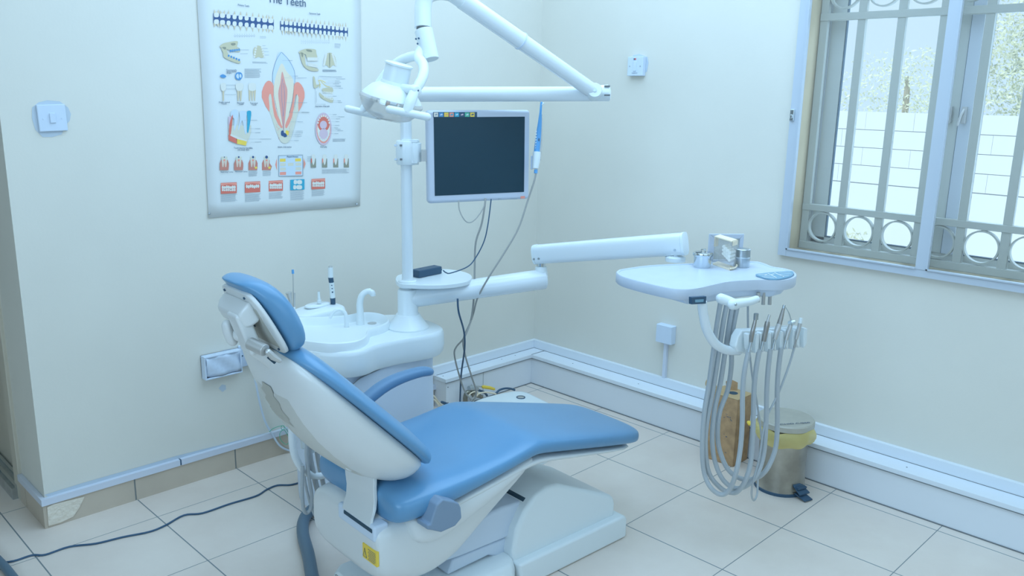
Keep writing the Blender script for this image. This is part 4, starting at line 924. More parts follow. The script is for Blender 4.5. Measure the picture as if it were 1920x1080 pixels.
for s_ in (1, -1):
    h0, h1 = HB[s_]
    hd = M().tube([h0, h1], .0118, 16, rnd=True).build('handle', 'plastic', ol)
    pv = PV[s_]; c = h0.lerp(h1, .45)
    M().tube([c, c.lerp(pv, .45)-CF*.004*s_, pv], [.0135, .0165, .0150], 12, 4).build('handle_bracket', 'plastic', ol)
    rib_ = M(); rib_.tube([pv, pv.lerp(LC+ax*.05, .75)], [.015, .013], 12); rib_.build('pivot_boss', 'plastic', ol)
    if s_ > 0: path = [pv, atd(786, 158, 2.535), atd(794, 138, 2.555), atd(793, 120, 2.58), atd(785, 107, 2.60), atd(790, 92, 2.62)]
    else: path = [pv, atd(716, 150, 2.68), atd(730, 132, 2.675), atd(748, 116, 2.66), atd(768, 107, 2.64), atd(784, 103, 2.62), atd(791, 90, 2.62)]
    M().tube(path, [.014]+[.0155]*(len(path)-1), 14, 6).build('yoke_arm', 'plastic', ol)
    pvd = (wv*s_).normalized()
    yp = M().lathe([(.016, -.012), (.0175, 0), (.016, .012), (.011, .015)], pv, pvd, 20).build('yoke_pivot', 'plastic', ol)
    M().lathe([(.003, .013), (.0028, .017)], pv+CU*.004, pvd, 10).build('pivot_screw', 'dark', yp)
# ------------------------------------------------------------------ monitor on the post
mo = thing('monitor', 'silver framed flat monitor with dark screen clamped to the white post', 'monitor', (-1.2, -.62, 1.10))
Lm = atd(801.5, 295, 2.975); Rm = atd(992.5, 289, 3.125)
mx = Rm-Lm; mx.z = 0; W_ = mx.length; mx.normalize(); mz = V3((0, 0, 1)); my = mz.cross(mx)  # my points away from viewer
zt = (atv(803, 207, Lm).z+atv(997, 206, Rm).z)/2; zb = (atv(800, 382, Lm).z+atv(988, 373, Rm).z)/2
MC = (Lm+Rm)/2; MC.z = (zt+zb)/2; HH = (zt-zb)/2
tl = atv(997, 206, Rm).z-atv(803, 207, Lm).z
tilt = math.atan2(tl*.5+ (atv(988, 373, Rm).z-atv(800, 382, Lm).z)*.5, W_)
mxx = (mx*math.cos(tilt)+mz*math.sin(tilt)); mzz = (mz*math.cos(tilt)-mx*math.sin(tilt))
M().obox(MC+my*.012, mxx, my, mzz, W_/2, .018, HH).build('frame', 'bezel', mo, bevel=.012, bseg=4)
M().obox(MC+my*.04, mxx, my, mzz, W_*.3, .02, HH*.6).build('rear_housing', 'plastic_matte', mo, bevel=.01)
sc = MC+mzz*.002-my*.0065
m = M(); m.obox(sc, mxx, my, mzz, W_/2-.023, .0006, HH-.026); m.build('screen', 'screen', mo, flat=True)
# coloured sticker strip above the screen
mp = lambda px, py: on(px, py, my, (MC-my*.0068).dot(my))
stx = [812.5+9.75*k for k in range(9)]
cols = ['sticker_w', 'p_blue', 'p_yellow', 'p_pink', 'p_cyan', 'dark', 'green', 'p_yellow']
for k in range(8):
    m = M(); a, b, c, d = mp(stx[k]+.8, 211), mp(stx[k+1]-.8, 211), mp(stx[k+1]-.8, 219), mp(stx[k]+.8, 219)
    m.cur = 0; m.prism([a, b, c, d], my*-.0006); m.cur = 1; m.prism([(a*.35+b*.65+(d-a)*.25), (a*.2+b*.8+(d-a)*.35), (a*.2+b*.8+(d-a)*.6), (a*.7+b*.3+(d-a)*.7), (a*.8+b*.2+(d-a)*.5)], my*-.0009); m.build('sticker_icon', [cols[k], ['p_grey', 'p_enamel', 'p_orange', 'p_cyan', 'p_enamel', 'p_lav', 'p_enamel', 'p_ink'][k]], mo, flat=True)
m = M(); m.prism([mp(812, 210), mp(894.5, 210), mp(894.5, 220), mp(812, 220)], my*-.0003); m.build('sticker_strip', 'dark', mo, flat=True)
m = M()
for x0, x1 in ((934, 940), (957, 963), (964, 970)): m.prism([mp(x0, 372.5), mp(x1, 372), mp(x1, 373.5), mp(x0, 374)], my*-.0004)
m.build('button_legend', 'p_grey', mo, flat=True)
M().prism([mp(976, 368), mp(984, 367.5), mp(984, 372), mp(976, 372.5)], my*-.0006).build('power_mark', 'p_pink', mo)
# clamp and bracket
M().lathe([(.033, 1.262), (.036, 1.268), (.0375, 1.29), (.0375, 1.32), (.036, 1.343), (.033, 1.348)], (PX, PYY, 0), (0, 0, 1), 32).build('clamp', 'plastic', mo, bevel=.002)
for z in (1.283, 1.332):
    for px in (742, 752): 
        c = atv(px, 300, (PX-.0235, PYY-.0255)); M().obox((c.x, c.y, z), CR, (0, 0, 1), CF, .004, .003, .004).build('clamp_bolt', 'seam' if px == 752 else 'plastic_matte', bpy.data.objects['clamp'])
kc = atv(779, 290, (PX+.03, PYY-.04)); kc.z = 1.307
M().lathe([(.020, -.034), (.021, -.03), (.021, .03), (.020, .034)], kc, (0, 0, 1), 24).build('bracket_knuckle', 'plastic', mo, bevel=.002)
M().lathe([(.014, .034), (.014, .042), (.009, .046)], kc, (0, 0, 1), 20).build('knuckle_cap', 'plastic', mo)
for z in (-.036, .036): M().obox(kc+V3((0, 0, z))-CR*.018, CR, (0, 0, 1), CF, .028, .006, .020).build('bracket_jaw', 'plastic', mo, bevel=.002)
be = MC - mxx*W_/2*.8+my*.02; be.z = 1.307
M().tube([kc, kc.lerp(be, .5), be], .011, 12).build('bracket_bar', 'satin', mo)
M().obox(Lm+V3((0, 0, .005))-mx*.008+my*.015, mx, my, mz, .011, .006, .020).build('bracket_plate', 'satin', mo)
# holder for the camera wand on the right side of the monitor
hc = atd(1001, 305, 3.10)
M().obox(atd(997.5, 305, 3.11), CR, (0, 0, 1), CF, .005, .024, .008).build('wand_clip', 'plastic_matte', mo, bevel=.002)
# ------------------------------------------------------------------ intraoral camera wand
iw = thing('camera_wand', 'blue slim intraoral camera wand in a white holder on the side of the monitor', 'dental camera', tuple(atd(1006, 325, 3.09)))
D1 = 3.085
M().tube([atd(*p, D1) for p in ((1006, 290), (1009, 260), (1012, 232), (1013.5, 212), (1014.5, 198), (1015.5, 193))], [.0115, .0105, .0075, .0045, .0040, .0045], 16, 5, rnd=True).build('wand_body', 'blue', iw)
M().tube([atd(1016, 196, D1), atd(1018.5, 194, D1)], .004, 8, rnd=True).build('wand_tip', 'plastic', iw)
M().obox(atd(1010.5, 262, D1-.011), CR, (0, 0, 1), CF, .0018, .005, .001).build('wand_button', 'dark', iw)
for k in range(7): M().obox(atd(1004.5-.15*k+1, 247+k*5.2, D1-.006), CR, (0, 0, 1), CF, .0022, .003, .003).build('grip_rib', 'plastic', iw)
M().tube([atd(1003.5, 316, D1), atd(1005.5, 300, D1), atd(1006.5, 285, D1)], [.011, .0145, .0145], 16, 3).build('wand_holder', 'plastic', iw)
M().tube([atd(1015, 215, D1+.008), atd(1013, 262, D1+.008), atd(1010, 300, D1+.008)], [.004, .0085, .009], 10, 4).build('wand_sleeve', 'lens', iw)
M().tube([atd(1004.5, 325, D1), atd(1004.8, 318, D1)], .0065, 12).build('strain_relief', 'blue', iw)
cw = [atd(1005, 325, D1), atd(1001, 342, D1), atd(990, 375, D1+.01), atd(972, 428, D1+.02), atd(945, 475, D1+.03), atd(915, 522, D1+.05), atd(895, 560, D1+.12), atd(887, 590, D1+.2), atd(872, 630, 3.25), atd(856, 650, 3.3), atd(852, 665, 3.33), atd(860, 700, 3.4), atd(872, 735, 3.47), atd(885, 748, 3.5), atd(893, 738, 3.52)]
M().tube(cw, .0034, 8, 6).build('wand_cable', 'cable_g', iw)
# monitor cables
def cable(name, label, pts, r, mt='cable_g'):
    return tag(M().tube(pts, r, 8, 6).build(name, mt), label, 'cable')
MY = 3.08
cable('video_cable', 'grey cable hanging from the middle of the monitor down behind the arm', [atd(910, 372, MY), atd(909, 385, MY), atd(903, 420, MY+.02), atd(892, 455, MY+.05), atd(890, 500, MY+.1), atd(889, 550, MY+.15), atd(883, 600, MY+.2), atd(869, 635, MY+.25), atd(872, 665, 3.4), atd(884, 705, 3.46), atd(893, 735, 3.5), atd(886, 752, 3.52), atd(878, 742, 3.53)], .0036)
cable('signal_cable', 'thin grey cable looping under the monitor', [atd(860, 376, 3.02), atd(861, 392, 3.02), atd(868, 408, 3.02), atd(877, 417, 3.03), atd(888, 414, 3.04), atd(900, 400, 3.05), atd(908, 386, 3.06)], .0022)
cable('power_cable', 'thin black cable from the monitor to the power adapter', [atd(921, 373, 3.07), atd(915, 420, 3.07), atd(907, 454, 3.08), atd(890, 486, 3.08), atd(875, 501, 3.05), atd(845, 512, 3.02), atd(836, 511, 2.99), atd(831, 507, 2.98)], .0022, 'cable_k')
cable('mains_cable', 'dark cable dropping from under the little shelf to the floor', [atd(858, 560, 3.1), atd(860, 585, 3.12), atd(870, 622, 3.2), atd(871, 655, 3.28), atd(865, 700, 3.4), atd(863, 740, 3.5), atd(862, 775, 3.58)], .0036, 'cable_k')
# ------------------------------------------------------------------ small shelf on the post, with adapter
sf = thing('post_shelf', 'small rounded white shelf fixed to the post below the monitor', 'shelf', (PX, PYY, .815))
Zs = .828
sh_ = [atz(a, b, Zs) for a, b in [(742, 526), (744, 519), (752, 516), (765, 515), (790, 509), (830, 506), (860, 509), (880, 515), (885, 522), (876, 529), (850, 534), (820, 536), (790, 536), (770, 535), (750, 533)]]
sl = catmull(sh_, 4, True)
m = M(); m.loft([[p+V3((0, 0, -.013)) for p in sl], [p+V3((0, 0, .004)) for p in sl]]); m.build('shelf_tray', 'plastic', sf, bevel=.003)
M().lathe([(.032, .812), (.034, .816), (.034, .836), (.031, .84), (.022, .84)], (PX, PYY, 0), (0, 0, 1), 30).build('shelf_collar', 'plastic', sf)
pa = thing('power_adapter', 'black power adapter brick lying on the small post shelf', 'power adapter', tuple(atz(802, 516, Zs+.004)))
a_ = atz(786, 522, Zs+.004); b_ = atz(829, 513, Zs+.004); dx = (b_-a_); L_ = dx.length; dx.normalize(); dy = V3((0, 0, 1)).cross(dx)
M().obox((a_+b_)/2+dy*.022+V3((0, 0, .0145)), dx, dy, (0, 0, 1), L_/2, .022, .0145).build('adapter_body', 'dark', pa, bevel=.004)
M().tube([b_+dy*.02+V3((0, 0, .014)), b_+dx*.016+dy*.02+V3((0, 0, .010))], [.006, .004], 8).build('plug_relief', 'dark', pa)
# ------------------------------------------------------------------ delivery arms and tray
da = thing('delivery_unit', 'white instrument tray on a long jointed arm with hanging holder', 'dental unit', (PX, PYY, .73))
E0 = V3((PX, PYY, .768)); E1 = atd(1017, 523, 3.30); E1 = atz(1014, 524, .812)
ed = (E1-E0).normalized()
M().tube([E0, E1+ed*.018], [.037, .040], 32).build('rigid_arm', 'paint_white', da, bevel=.008, bseg=3)
ez = atv(1017, 495, E1)
M().tube([E1+V3((0, 0, .01)), (E1.x, E1.y, E1.z+.052)], [.028, .022], 24).build('elbow_socket', 'plastic', da, bevel=.003)
M().tube([(E1.x, E1.y, E1.z+.05), (E1.x, E1.y, E1.z+.085)], .0165, 20).build('elbow_pin', 'chrome', da)
U0 = atd(1017, 476, 3.20); zz = atv(1017, 476, E1); U0 = zz
TPx = atv(1268, 458, (-.742, -1.40)); U1 = TPx
ud = (U1-U0).normalized(); un = ud.cross(V3((0, 0, 1))).normalized(); uu = un.cross(ud)
m = M(); m.loft([selip(0, .030, 0, .0375+.004*k, 3.4, 28, lambda a, b, p=U0.lerp(U1, s_)+0*uu: tuple(p+un*a+uu*b)) for s_, k in ((-.045, 0), (-.03, 0), (.5, .4), (1.04, .6), (1.05, .6))]); m.build('balance_arm', 'paint_white', da, bevel=.003)
for s_, k in ((-.050, .0), (1.055, .6)):
    m = M(); m.loft([selip(0, w_*.032, 0, w_*(.0385+.004*k), 3.4, 28, lambda a, b, p=U0.lerp(U1, s_+q): tuple(p+un*a+uu*b)) for q, w_ in ((-.012, .9), (-.007, 1), (.008, 1))]); m.build('arm_end_cap', 'plastic', da)
for px, py in ((1001, 486), (1010, 485), (1265, 469)):
    p = atd(px, py, 2.9); n_ = -un if (-un).dot(CF) < 0 else un
    q = on(px, py, n_, (U0+n_*.031).dot(n_)); M().lathe([(.0042, -.001), (.004, .002)], q, n_, 12).build('arm_screw', 'steel', da)
TPb = V3((U1.x, U1.y, .955))
M().tube([(U1.x, U1.y, U1.z-.03), (U1.x, U1.y, .965)], .0165, 20).build('tray_pin', 'chrome', da)
M().lathe([(.036, .948), (.036, .962), (.028, .967), (.018, .968)], (U1.x, U1.y, 0), (0, 0, 1), 28).build('pin_base', 'plastic', da)
TZ = .95
tp = [(1155, 510), (1158, 507), (1167, 504), (1220, 497), (1298, 493.5), (1360, 490), (1413, 489.5), (1432, 493), (1449, 499.5), (1472, 503), (1488, 508), (1494, 515), (1488, 521), (1474, 524.5), (1458, 525.5), (1436, 525), (1413, 525), (1368, 528), (1340, 533.5), (1316.5, 539), (1298, 542), (1280, 542.6), (1256, 540.5), (1208, 530), (1171.5, 520), (1160, 515)]
tw = catmull([atz(a, b, TZ) for a, b in tp], 3, True)
tc = sum(tw, V3())/len(tw)
def trn(k, z): return [V3((tc.x+(p.x-tc.x)*k, tc.y+(p.y-tc.y)*k, z)) for p in tw]
m = M(); m.loft([trn(.992, TZ-.034), trn(1, TZ-.031), trn(1.0, TZ-.003), trn(.992, TZ), trn(.972, TZ-.0005), trn(.965, TZ-.004), trn(.5, TZ-.004)]); m.build('tray_top', 'tray', da, angle=50)
ub = [(1225, 535), (1245, 545), (1280, 555), (1316, 552.5), (1368, 544.5), (1413, 539), (1458, 540), (1474, 536), (1475, 515), (1440, 505), (1300, 505), (1230, 515)]
uw = [atz(a, b, TZ-.03) for a, b in ub]; uc = sum(uw, V3())/len(uw)
m = M(); m.loft([[V3((uc.x+(p.x-uc.x)*k, uc.y+(p.y-uc.y)*k, z)) for p in uw] for k, z in ((1.0, TZ-.025), (.985, TZ-.040), (.93, TZ-.057), (.86, TZ-.062))]); m.build('tray_underbody', 'plastic_matte', da, bevel=.004)
# blue membrane key panel
kp = [(1417, 514), (1440, 511), (1470, 508.5), (1484, 508), (1488, 512), (1484, 517), (1470, 521), (1455, 523), (1440, 522), (1428, 519)]
kpw = catmull([atz(a, b, TZ+.0012) for a, b in kp], 3, True); M().prism(kpw, (0, 0, -.004)).build('key_panel', 'panel_blue', da, flat=True)
m = M()
for a, b, c, d in ((1422, 514.5, 1440, 514), (1428, 518, 1444, 517.5), (1440, 512.5, 1456, 520.5), (1452, 511, 1470, 519), (1446, 515, 1452, 513), (1460, 511, 1482, 510), (1462, 514.5, 1484, 513), (1466, 517.5, 1480, 516.5), (1432, 520.5, 1452, 520.5), (1434, 516, 1438, 514.5)): m.strip([atz(a, b, TZ+.0018), atz(c, d, TZ+.0018)], .004, (0, 0, 1))
m.build('key_legend', 'white_print', da, flat=True, fix=False)
def tpl(px, py, c=-1.868): return on(px, py, (.13, 1, 0), c)
gx_ = V3((1, -.13, 0)).normalized(); gn = V3((-.13, -1, 0)).normalized()
# x-ray viewer style display on the front edge
m = M(); q = [tpl(1297, 557.5), tpl(1325, 555.5), tpl(1324, 569.5), tpl(1297, 571)]; m.prism(q, -gn*.012); m.build('display_frame', 'dark', da, bevel=.0015)
M().prism([tpl(1303, 562), tpl(1319, 561), tpl(1318.5, 566), tpl(1303, 567)], gn*.0012).build('display_window', 'panel_blue', da)
# grab handle
hk = tpl(1352, 560, -1.850); hk2 = tpl(1378, 571, -1.885)
M().tube([hk, hk.lerp(hk2, .5)+V3((0, 0, .002)), hk2], [.0165, .0155, .0165], 18, 4, rnd=True).build('handle_root', 'plastic', da)
M().tube([tpl(1374, 571, -1.888), tpl(1390, 568, -1.892), tpl(1405, 565.5, -1.897), tpl(1418, 561, -1.90)], [.0165, .0145, .0125, .0115], 18, 5, rnd=True).build('grab_handle', 'plastic', da)
M().lathe([(.0045, 0), (.004, .003)], tpl(1379, 571, -1.9055), gn, 12).build('handle_screw', 'steel', bpy.data.objects['grab_handle'])
for px in (1422, 1432, 1444): M().tube([tpl(px, 548, -1.85), tpl(px-1, 571 if px != 1422 else 566, -1.85)], .0062, 12).build('control_knob', 'satin', da)
# curved hanger tube
M().tube([tpl(1316, 566, -1.85), tpl(1319, 590, -1.85), tpl(1326, 620, -1.852), tpl(1342, 645, -1.856), tpl(1364, 656.5, -1.86), tpl(1386, 657.5, -1.865)], .0148, 18, 6).build('hanger_tube', 'paint_white', da)
# instrument holder with five bays
hx0 = tpl(1386, 650, -1.872)
M().prism([tpl(*p, -1.885) for p in [(1384, 661), (1380, 650), (1384, 632), (1392, 619), (1420, 618), (1498, 612), (1505, 618), (1502, 632), (1494, 645), (1470, 652), (1400, 664)]], -gn*.030).build('holder_body', 'plastic', da, bevel=.006)
hb_ = bpy.data.objects['holder_body']
bays = [(1404, 642, 'a'), (1427, 640, 'b'), (1450, 638, 'c'), (1473, 635, 'd'), (1494, 632, 'e')]
for k, (bx, by, _) in enumerate(bays):
    m = M()
    for sg in (-1, 1):
        m.prism([tpl(bx+sg*6, by-20, -1.892), tpl(bx+sg*11, by-18, -1.892), tpl(bx+sg*9.5, by+10, -1.892), tpl(bx+sg*4, by+19, -1.892), tpl(bx+sg*3.5, by-4, -1.892)], gn*.020)
    m.build('holder_bay', 'plastic', hb_, bevel=.004)
# ------------------------------------------------------------------ handpieces, each with its own hose
h8 = lambda a, b: (1220+a/2.842, 580+b/2.842)
def hose_pts(lst, c1=-1.914, c2=-1.815, c3=-1.82):
    ys_ = [p[1] for p in lst]; ib = ys_.index(max(ys_)); out = []
    for i, p in enumerate(lst):
        c = c1+(c2-c1)*max(0, min(1, (i-ib+2)/4)); out.append(tpl(*h8(*p), c))
    return out
def hp_(name, label, parts, hose, r, mt='hose'):
    base = tpl(*parts[0][1][0], -1.90)
    t = thing(name, label, 'dental handpiece', tuple(base), group='handpieces in the tray holder')
    for pn, pts, rr, mtl in parts: M().tube([tpl(*p, -1.918) for p in pts], rr, 14, 4).build(pn, mtl, t)
    M().tube(hose_pts(hose), r, 10, 6).build('hose', mt, t); return t
hp_('turbine_handpiece', 'slim angled turbine handpiece in the leftmost bay of the holder', [('grip', [(1408, 641), (1411, 622), (1414, 610), (1417, 596)], [.0058, .0070, .0062, .0046], 'gold'), ('collar', [(1404, 660), (1408, 642)], [.0036, .0042], 'steel'), ('head', [(1417, 599), (1418, 588)], [.0075, .0078], 'steel')],
    [(524, 215), (500, 330), (490, 450), (488, 600), (478, 740), (455, 870), (420, 960), (375, 987), (320, 950), (285, 870), (275, 740), (285, 560), (310, 400), (335, 220), (350, 100), (372, -35)], .0078)
hp_('air_motor', 'stubby grey air motor handpiece in the second bay from the left', [('motor_body', [(1432, 640), (1435, 625), (1438, 610), (1439, 603)], [.0072, .0078, .0088, .0070], 'gold'), ('collar', [(1427, 658), (1431, 640)], [.0036, .0045], 'steel'), ('nozzle', [(1439, 604), (1443, 590)], [.0045, .0045], 'satin')],
    [(580, 215), (560, 330), (550, 450), (545, 650), (535, 800), (510, 900), (470, 965), (430, 977), (370, 950), (310, 870), (292, 740), (300, 600), (330, 440), (360, 250), (385, 80), (408, -35)], .0080)
hp_('straight_handpiece', 'long tapering straight handpiece in the middle bay of the holder', [('body', [(1453, 636), (1457, 620), (1461, 608)], [.0068, .0092, .0088], 'satin'), ('nose_cone', [(1461, 608), (1466, 590), (1470, 574)], [.0086, .0066, .0034], 'gold'), ('collar', [(1449, 655), (1453, 637)], [.0034, .0040], 'steel'), ('tip', [(1469, 578), (1470.5, 572)], [.0048, .0040], 'steel')],
    [(638, 210), (625, 330), (618, 450), (615, 600), (600, 780), (560, 890), (500, 945), (440, 950), (380, 900), (340, 800), (328, 680), (340, 540), (370, 400), (395, 240), (415, 100), (438, -35)], .0080)
hp_('air_water_syringe', 'air-water syringe with a thin bent nozzle in the fourth bay', [('body', [(1474, 638), (1479, 620), (1484, 605)], [.0052, .0072, .0066], 'satin'), ('head', [(1481, 606), (1488, 604)], [.0082, .0070], 'chrome'), ('nozzle', [(1484, 604), (1481, 592), (1476, 581), (1471, 575)], [.0022, .0018, .0016, .0015], 'steel'), ('collar', [(1470, 655), (1474, 638)], [.0030, .0036], 'steel')],
    [(695, 205), (680, 330), (674, 450), (675, 600), (665, 740), (620, 850), (560, 900), (480, 902), (410, 850), (365, 740), (357, 640), (370, 540), (410, 430), (430, 300), (432, 150), (465, -30)], .0080)
hp_('scaler_handpiece', 'pale scaler handpiece in the rightmost bay of the holder', [('grip', [(1493, 636), (1497, 620), (1500, 606)], [.0050, .0066, .0070], 'satin'), ('nose_cone', [(1500, 606), (1502, 596)], [.0066, .0025], 'plastic'), ('collar', [(1489, 652), (1493, 636)], [.0028, .0034], 'gold')],
    [(768, 195), (740, 290), (700, 400), (665, 480), (620, 570), (600, 650), (585, 750), (570, 830), (545, 920), (538, 990), (550, 1018), (568, 980), (572, 880), (580, 780), (590, 680), (570, 520), (545, 380), (530, 260), (520, 160), (518, -25)], .0036)
# ------------------------------------------------------------------ things on the tray
TT = TZ-.004
def canister(name, label, px, py, r, h, lid):
    c = atz(px, py, TT); c = c+V3((.707, .707, 0))*r
    t = thing(name, label, 'canister', tuple(c))
    if lid == 'handle':
        M().lathe([(r*.93, 0), (r*.97, .004), (r, h), (r*.95, h)], c, (0, 0, 1), 36).build('body', 'chrome', t)
        M().lathe([(r*1.12, h-.010), (r*1.16, h-.005), (r*1.12, h), (r*.98, h+.002), (r*.4, h+.003)], c, (0, 0, 1), 36).build('lid', 'chrome', t); lid_ = bpy.data.objects['lid.001'] if 'lid.001' in bpy.data.objects else bpy.data.objects['lid']
        M().tube([c+V3((-.006, .004, h+.002)), c+V3((-.006, .004, h+.012)), c+V3((.006, -.004, h+.012)), c+V3((.006, -.004, h+.002))], .003, 8).build('lid_handle', 'chrome', lid_)
        M().obox(c+V3((-.02, .006, h+.0035)), (1, -.6, 0), (.6, 1, 0), (0, 0, 1), .008, .006, .001).build('lid_slot', 'seam', lid_)
    else:
        M().lathe([(r*.97, 0), (r, .004), (r, h*.52)], c, (0, 0, 1), 36).build('body', 'steel', t)
        M().lathe([(r*1.05, h*.50), (r*1.06, h*.56), (r*.99, h*.58), (r*.98, h), (r*.9, h+.002)], c, (0, 0, 1), 36).build('lid', 'steel', t)
canister('steel_canister', 'round shiny steel canister with small lid handle, left of the cotton roll box', 1320, 504, .0300, .050, 'handle')
canister('steel_canister', 'round steel canister with tall screw lid, right of the cotton roll box', 1394, 503, .0270, .062, 'plain')
# tile-like white frame standing behind
vf = thing('framed_panel', 'square white framed panel standing behind the canisters on the tray', 'frame', tuple(atz(1362, 489, TT)+V3((0, -.0, 0))))
pc = atz(1357, 489.5, TT)
def vp(px, py, off=0): 
    n = V3((-.60, -.80, .0)).normalized(); return on(px, py, n, (pc+n*off).dot(n))
o4 = [vp(1329, 438), vp(1394, 438), vp(1389, 492), vp(1325, 492)]; i4 = [vp(1340, 447), vp(1386, 447), vp(1383, 486), vp(1336, 486)]
n_ = V3((-.60, -.80, 0)).normalized()
m = M(); 
for a, b in zip(range(4), (1, 2, 3, 0)): m.prism([o4[a], o4[b], i4[b], i4[a]], n_*.008)
m.build('frame', 'bezel', vf, bevel=.0015, bseg=2)
m = M(); m.prism(i4, n_*.003); m.build('inner_panel', 'alu_g', vf)
# cotton roll dispenser
cd_ = thing('cotton_roll_box', 'clear acrylic box of white cotton rolls standing between the two canisters', 'dispenser', tuple(atz(1368, 507, TT)))
b0 = atz(1368, 507.5, TT); lx = V3((-.80, .60, 0)); ly = V3((.62, .78, 0))  # left face runs back-left, right face runs back-right
lx = (atz(1336, 496, TT)-b0); Lx = lx.length; lx.normalize(); ly = V3((.78, .10, 0)).normalized(); Ly = .045
hT = atv(1371, 452, b0).z-TT
M().prism([b0, b0+lx*Lx, b0+lx*Lx+ly*Ly, b0+ly*Ly], (0, 0, .006)).build('base', 'cream', cd_, bevel=.001)
m = M(); m.prism([b0+V3((0, 0, .006)), b0+lx*Lx+V3((0, 0, .006)), b0+lx*Lx+V3((0, 0, hT)), b0+V3((0, 0, hT))], ly*.0015); m.prism([b0+ly*Ly+V3((0, 0, .006)), b0+lx*Lx+ly*Ly+V3((0, 0, .006)), b0+lx*Lx+ly*Ly+V3((0, 0, hT)), b0+ly*Ly+V3((0, 0, hT))], ly*-.0015); m.prism([b0+V3((0, 0, .018)), b0+ly*Ly+V3((0, 0, .018)), b0+ly*Ly+V3((0, 0, hT)), b0+V3((0, 0, hT))], lx*.0015)
m.build('clear_walls', 'acrylic', cd_, flat=True)
m = M(); m.obox(b0+lx*Lx*.5+ly*Ly*.5+V3((0, 0, hT-.002)), lx, ly, (0, 0, 1), Lx*.5, Ly*.52, .0022); m.obox(b0+ly*Ly*.6+V3((0, 0, hT-.010))-lx*.001, lx, ly, (0, 0, 1), .0015, Ly*.45, .008); m.obox(b0+lx*Lx*.97+ly*Ly*.3+V3((0, 0, hT*.80)), lx, ly, (0, 0, 1), .004, Ly*.3, hT*.17); m.build('lid', 'cream', cd_, bevel=.001)
m = M(); m.prism([b0+lx*.004+V3((0, 0, .026)), b0+lx*(Lx-.004)+V3((0, 0, .050)), b0+lx*(Lx-.004)+V3((0, 0, .047)), b0+lx*.004+V3((0, 0, .023))], ly*Ly*.97); m.build('ramp', 'acrylic', cd_, flat=True)
M().tube([b0+lx*-.004+ly*.002+V3((0, 0, .008)), b0-lx*.006+ly*Ly*.5+V3((0, 0, .006)), b0-lx*.006+ly*Ly+V3((0, 0, .008)), b0-lx*.007+ly*Ly*1.05+V3((0, 0, .015))], .003, 8, 3).build('dispensing_lip', 'cream', cd_)
random.seed(4)
for k in range(4):
    for l in range(3):
        c = b0+lx*(.011+.0125*k)+V3((0, 0, .0345+.0048*k+.0122*l)); t = tag(M().tube([c+ly*.004, c+ly*(Ly-.004)], .0061, 12).build('cotton_roll', 'cotton', bevel=.001), 'white cotton roll stacked inside the clear box', 'cotton roll', 'cotton rolls in the clear box')

# ------------------------------------------------------------------ rear console with tools, behind the basin
yc = -.29
cn = thing('rear_console', 'rounded white instrument console behind the left end of the basin', 'instrument console', tuple(aty(600, 610, yc)-V3((0, 0, .02))))
f45 = lambda a, b: (540+a/4.5, 480+b/4.5)
c0_ = aty(*f45(40, 530), yc-.08); 
rings = []
for a, b0_, b1_, hw in ((30, 490, 560, .02), (60, 480, 566, .05), (130, 455, 570, .065), (230, 420, 568, .07), (330, 403, 560, .07), (400, 400, 545, .062), (430, 402, 520, .05), (443, 412, 490, .03)):
    pt = aty(*f45(a, b0_), yc); pb = aty(*f45(a, b1_), yc); rings.append(selip(0, hw, (pt.z+pb.z)/2, (pt.z-pb.z)/2, 3.5, 20, lambda q, w2, x=pt.x: (x, yc+q, w2)))
M().loft(rings).build('console_body', 'plastic', cn, sub=1)
ct = aty(*f45(250, 412), yc)
M().lathe([(.055, 0), (.055, .006), (.048, .009)], ct+V3((0, 0, -.004)), (0, .0, 1), 30, sy=.55).build('console_lid', 'plastic', cn)
M().tube([aty(*f45(90, 560), yc), aty(*f45(330, 560), yc), aty(*f45(390, 530), yc), aty(*f45(392, 640), yc)], .0045, 8, 3).build('hose_stub', 'hose_d', cn)
M().tube([(-1.52, yc, .63), (-1.50, yc-.1, .60)], .02, 12).build('console_bracket', 'plastic', cn)
def tool(name, label, cat, parts):
    t = thing(name, label, cat, tuple(aty(*f45(*parts[0][1][0]), yc)))
    for pn, pts, rr, mtl in parts: M().tube([aty(*f45(*p), yc-.01) for p in pts], rr, 14).build(pn, mtl, t)
tool('curing_light', 'white pen-shaped curing light with black bands and three buttons, upright in the console', 'curing light', [('lower_band', [(381, 405), (377, 352)], [.0092, .0104], 'dark'), ('grip', [(377, 352), (366, 222)], [.0104, .0102], 'plastic'), ('upper_band', [(366, 222), (360, 180)], [.0098, .0098], 'dark'), ('barrel', [(360, 180), (358, 95)], [.0102, .0096], 'plastic'), ('tip', [(358, 95), (357, 84)], [.0088, .0070], 'satin'), ('button', [(360, 247), (360, 241)], [.0030, .0030], 'dark'), ('button', [(363, 275), (363, 268)], [.0030, .0030], 'dark'), ('button', [(366, 306), (366, 296)], [.0035, .0035], 'dark')])
for o in [o for o in bpy.data.objects if o.name.startswith('button') and not o.name.startswith('button_')]:
    for v in o.data.vertices: v.co.y -= .0075
tool('saliva_ejector', 'thin clear saliva ejector with a bright blue tip, upright in the console', 'saliva ejector', [('tube', [(48, 440), (42, 148)], [.0020, .0020], 'satin'), ('tip', [(42, 148), (40, 116)], [.0048, .0045], 'blue'), ('fitting', [(50, 470), (48, 430)], [.006, .006], 'plastic')])
tool('suction_tip', 'short grey flared suction tip leaning behind the headrest', 'suction tip', [('body', [(35, 480), (25, 400), (15, 350)], [.004, .0045, .008], 'satin'), ('mouth', [(15, 350), (5, 308)], [.008, .0115], 'satin'), ('side_tube', [(52, 430), (52, 310)], [.0045, .0045], 'satin')])
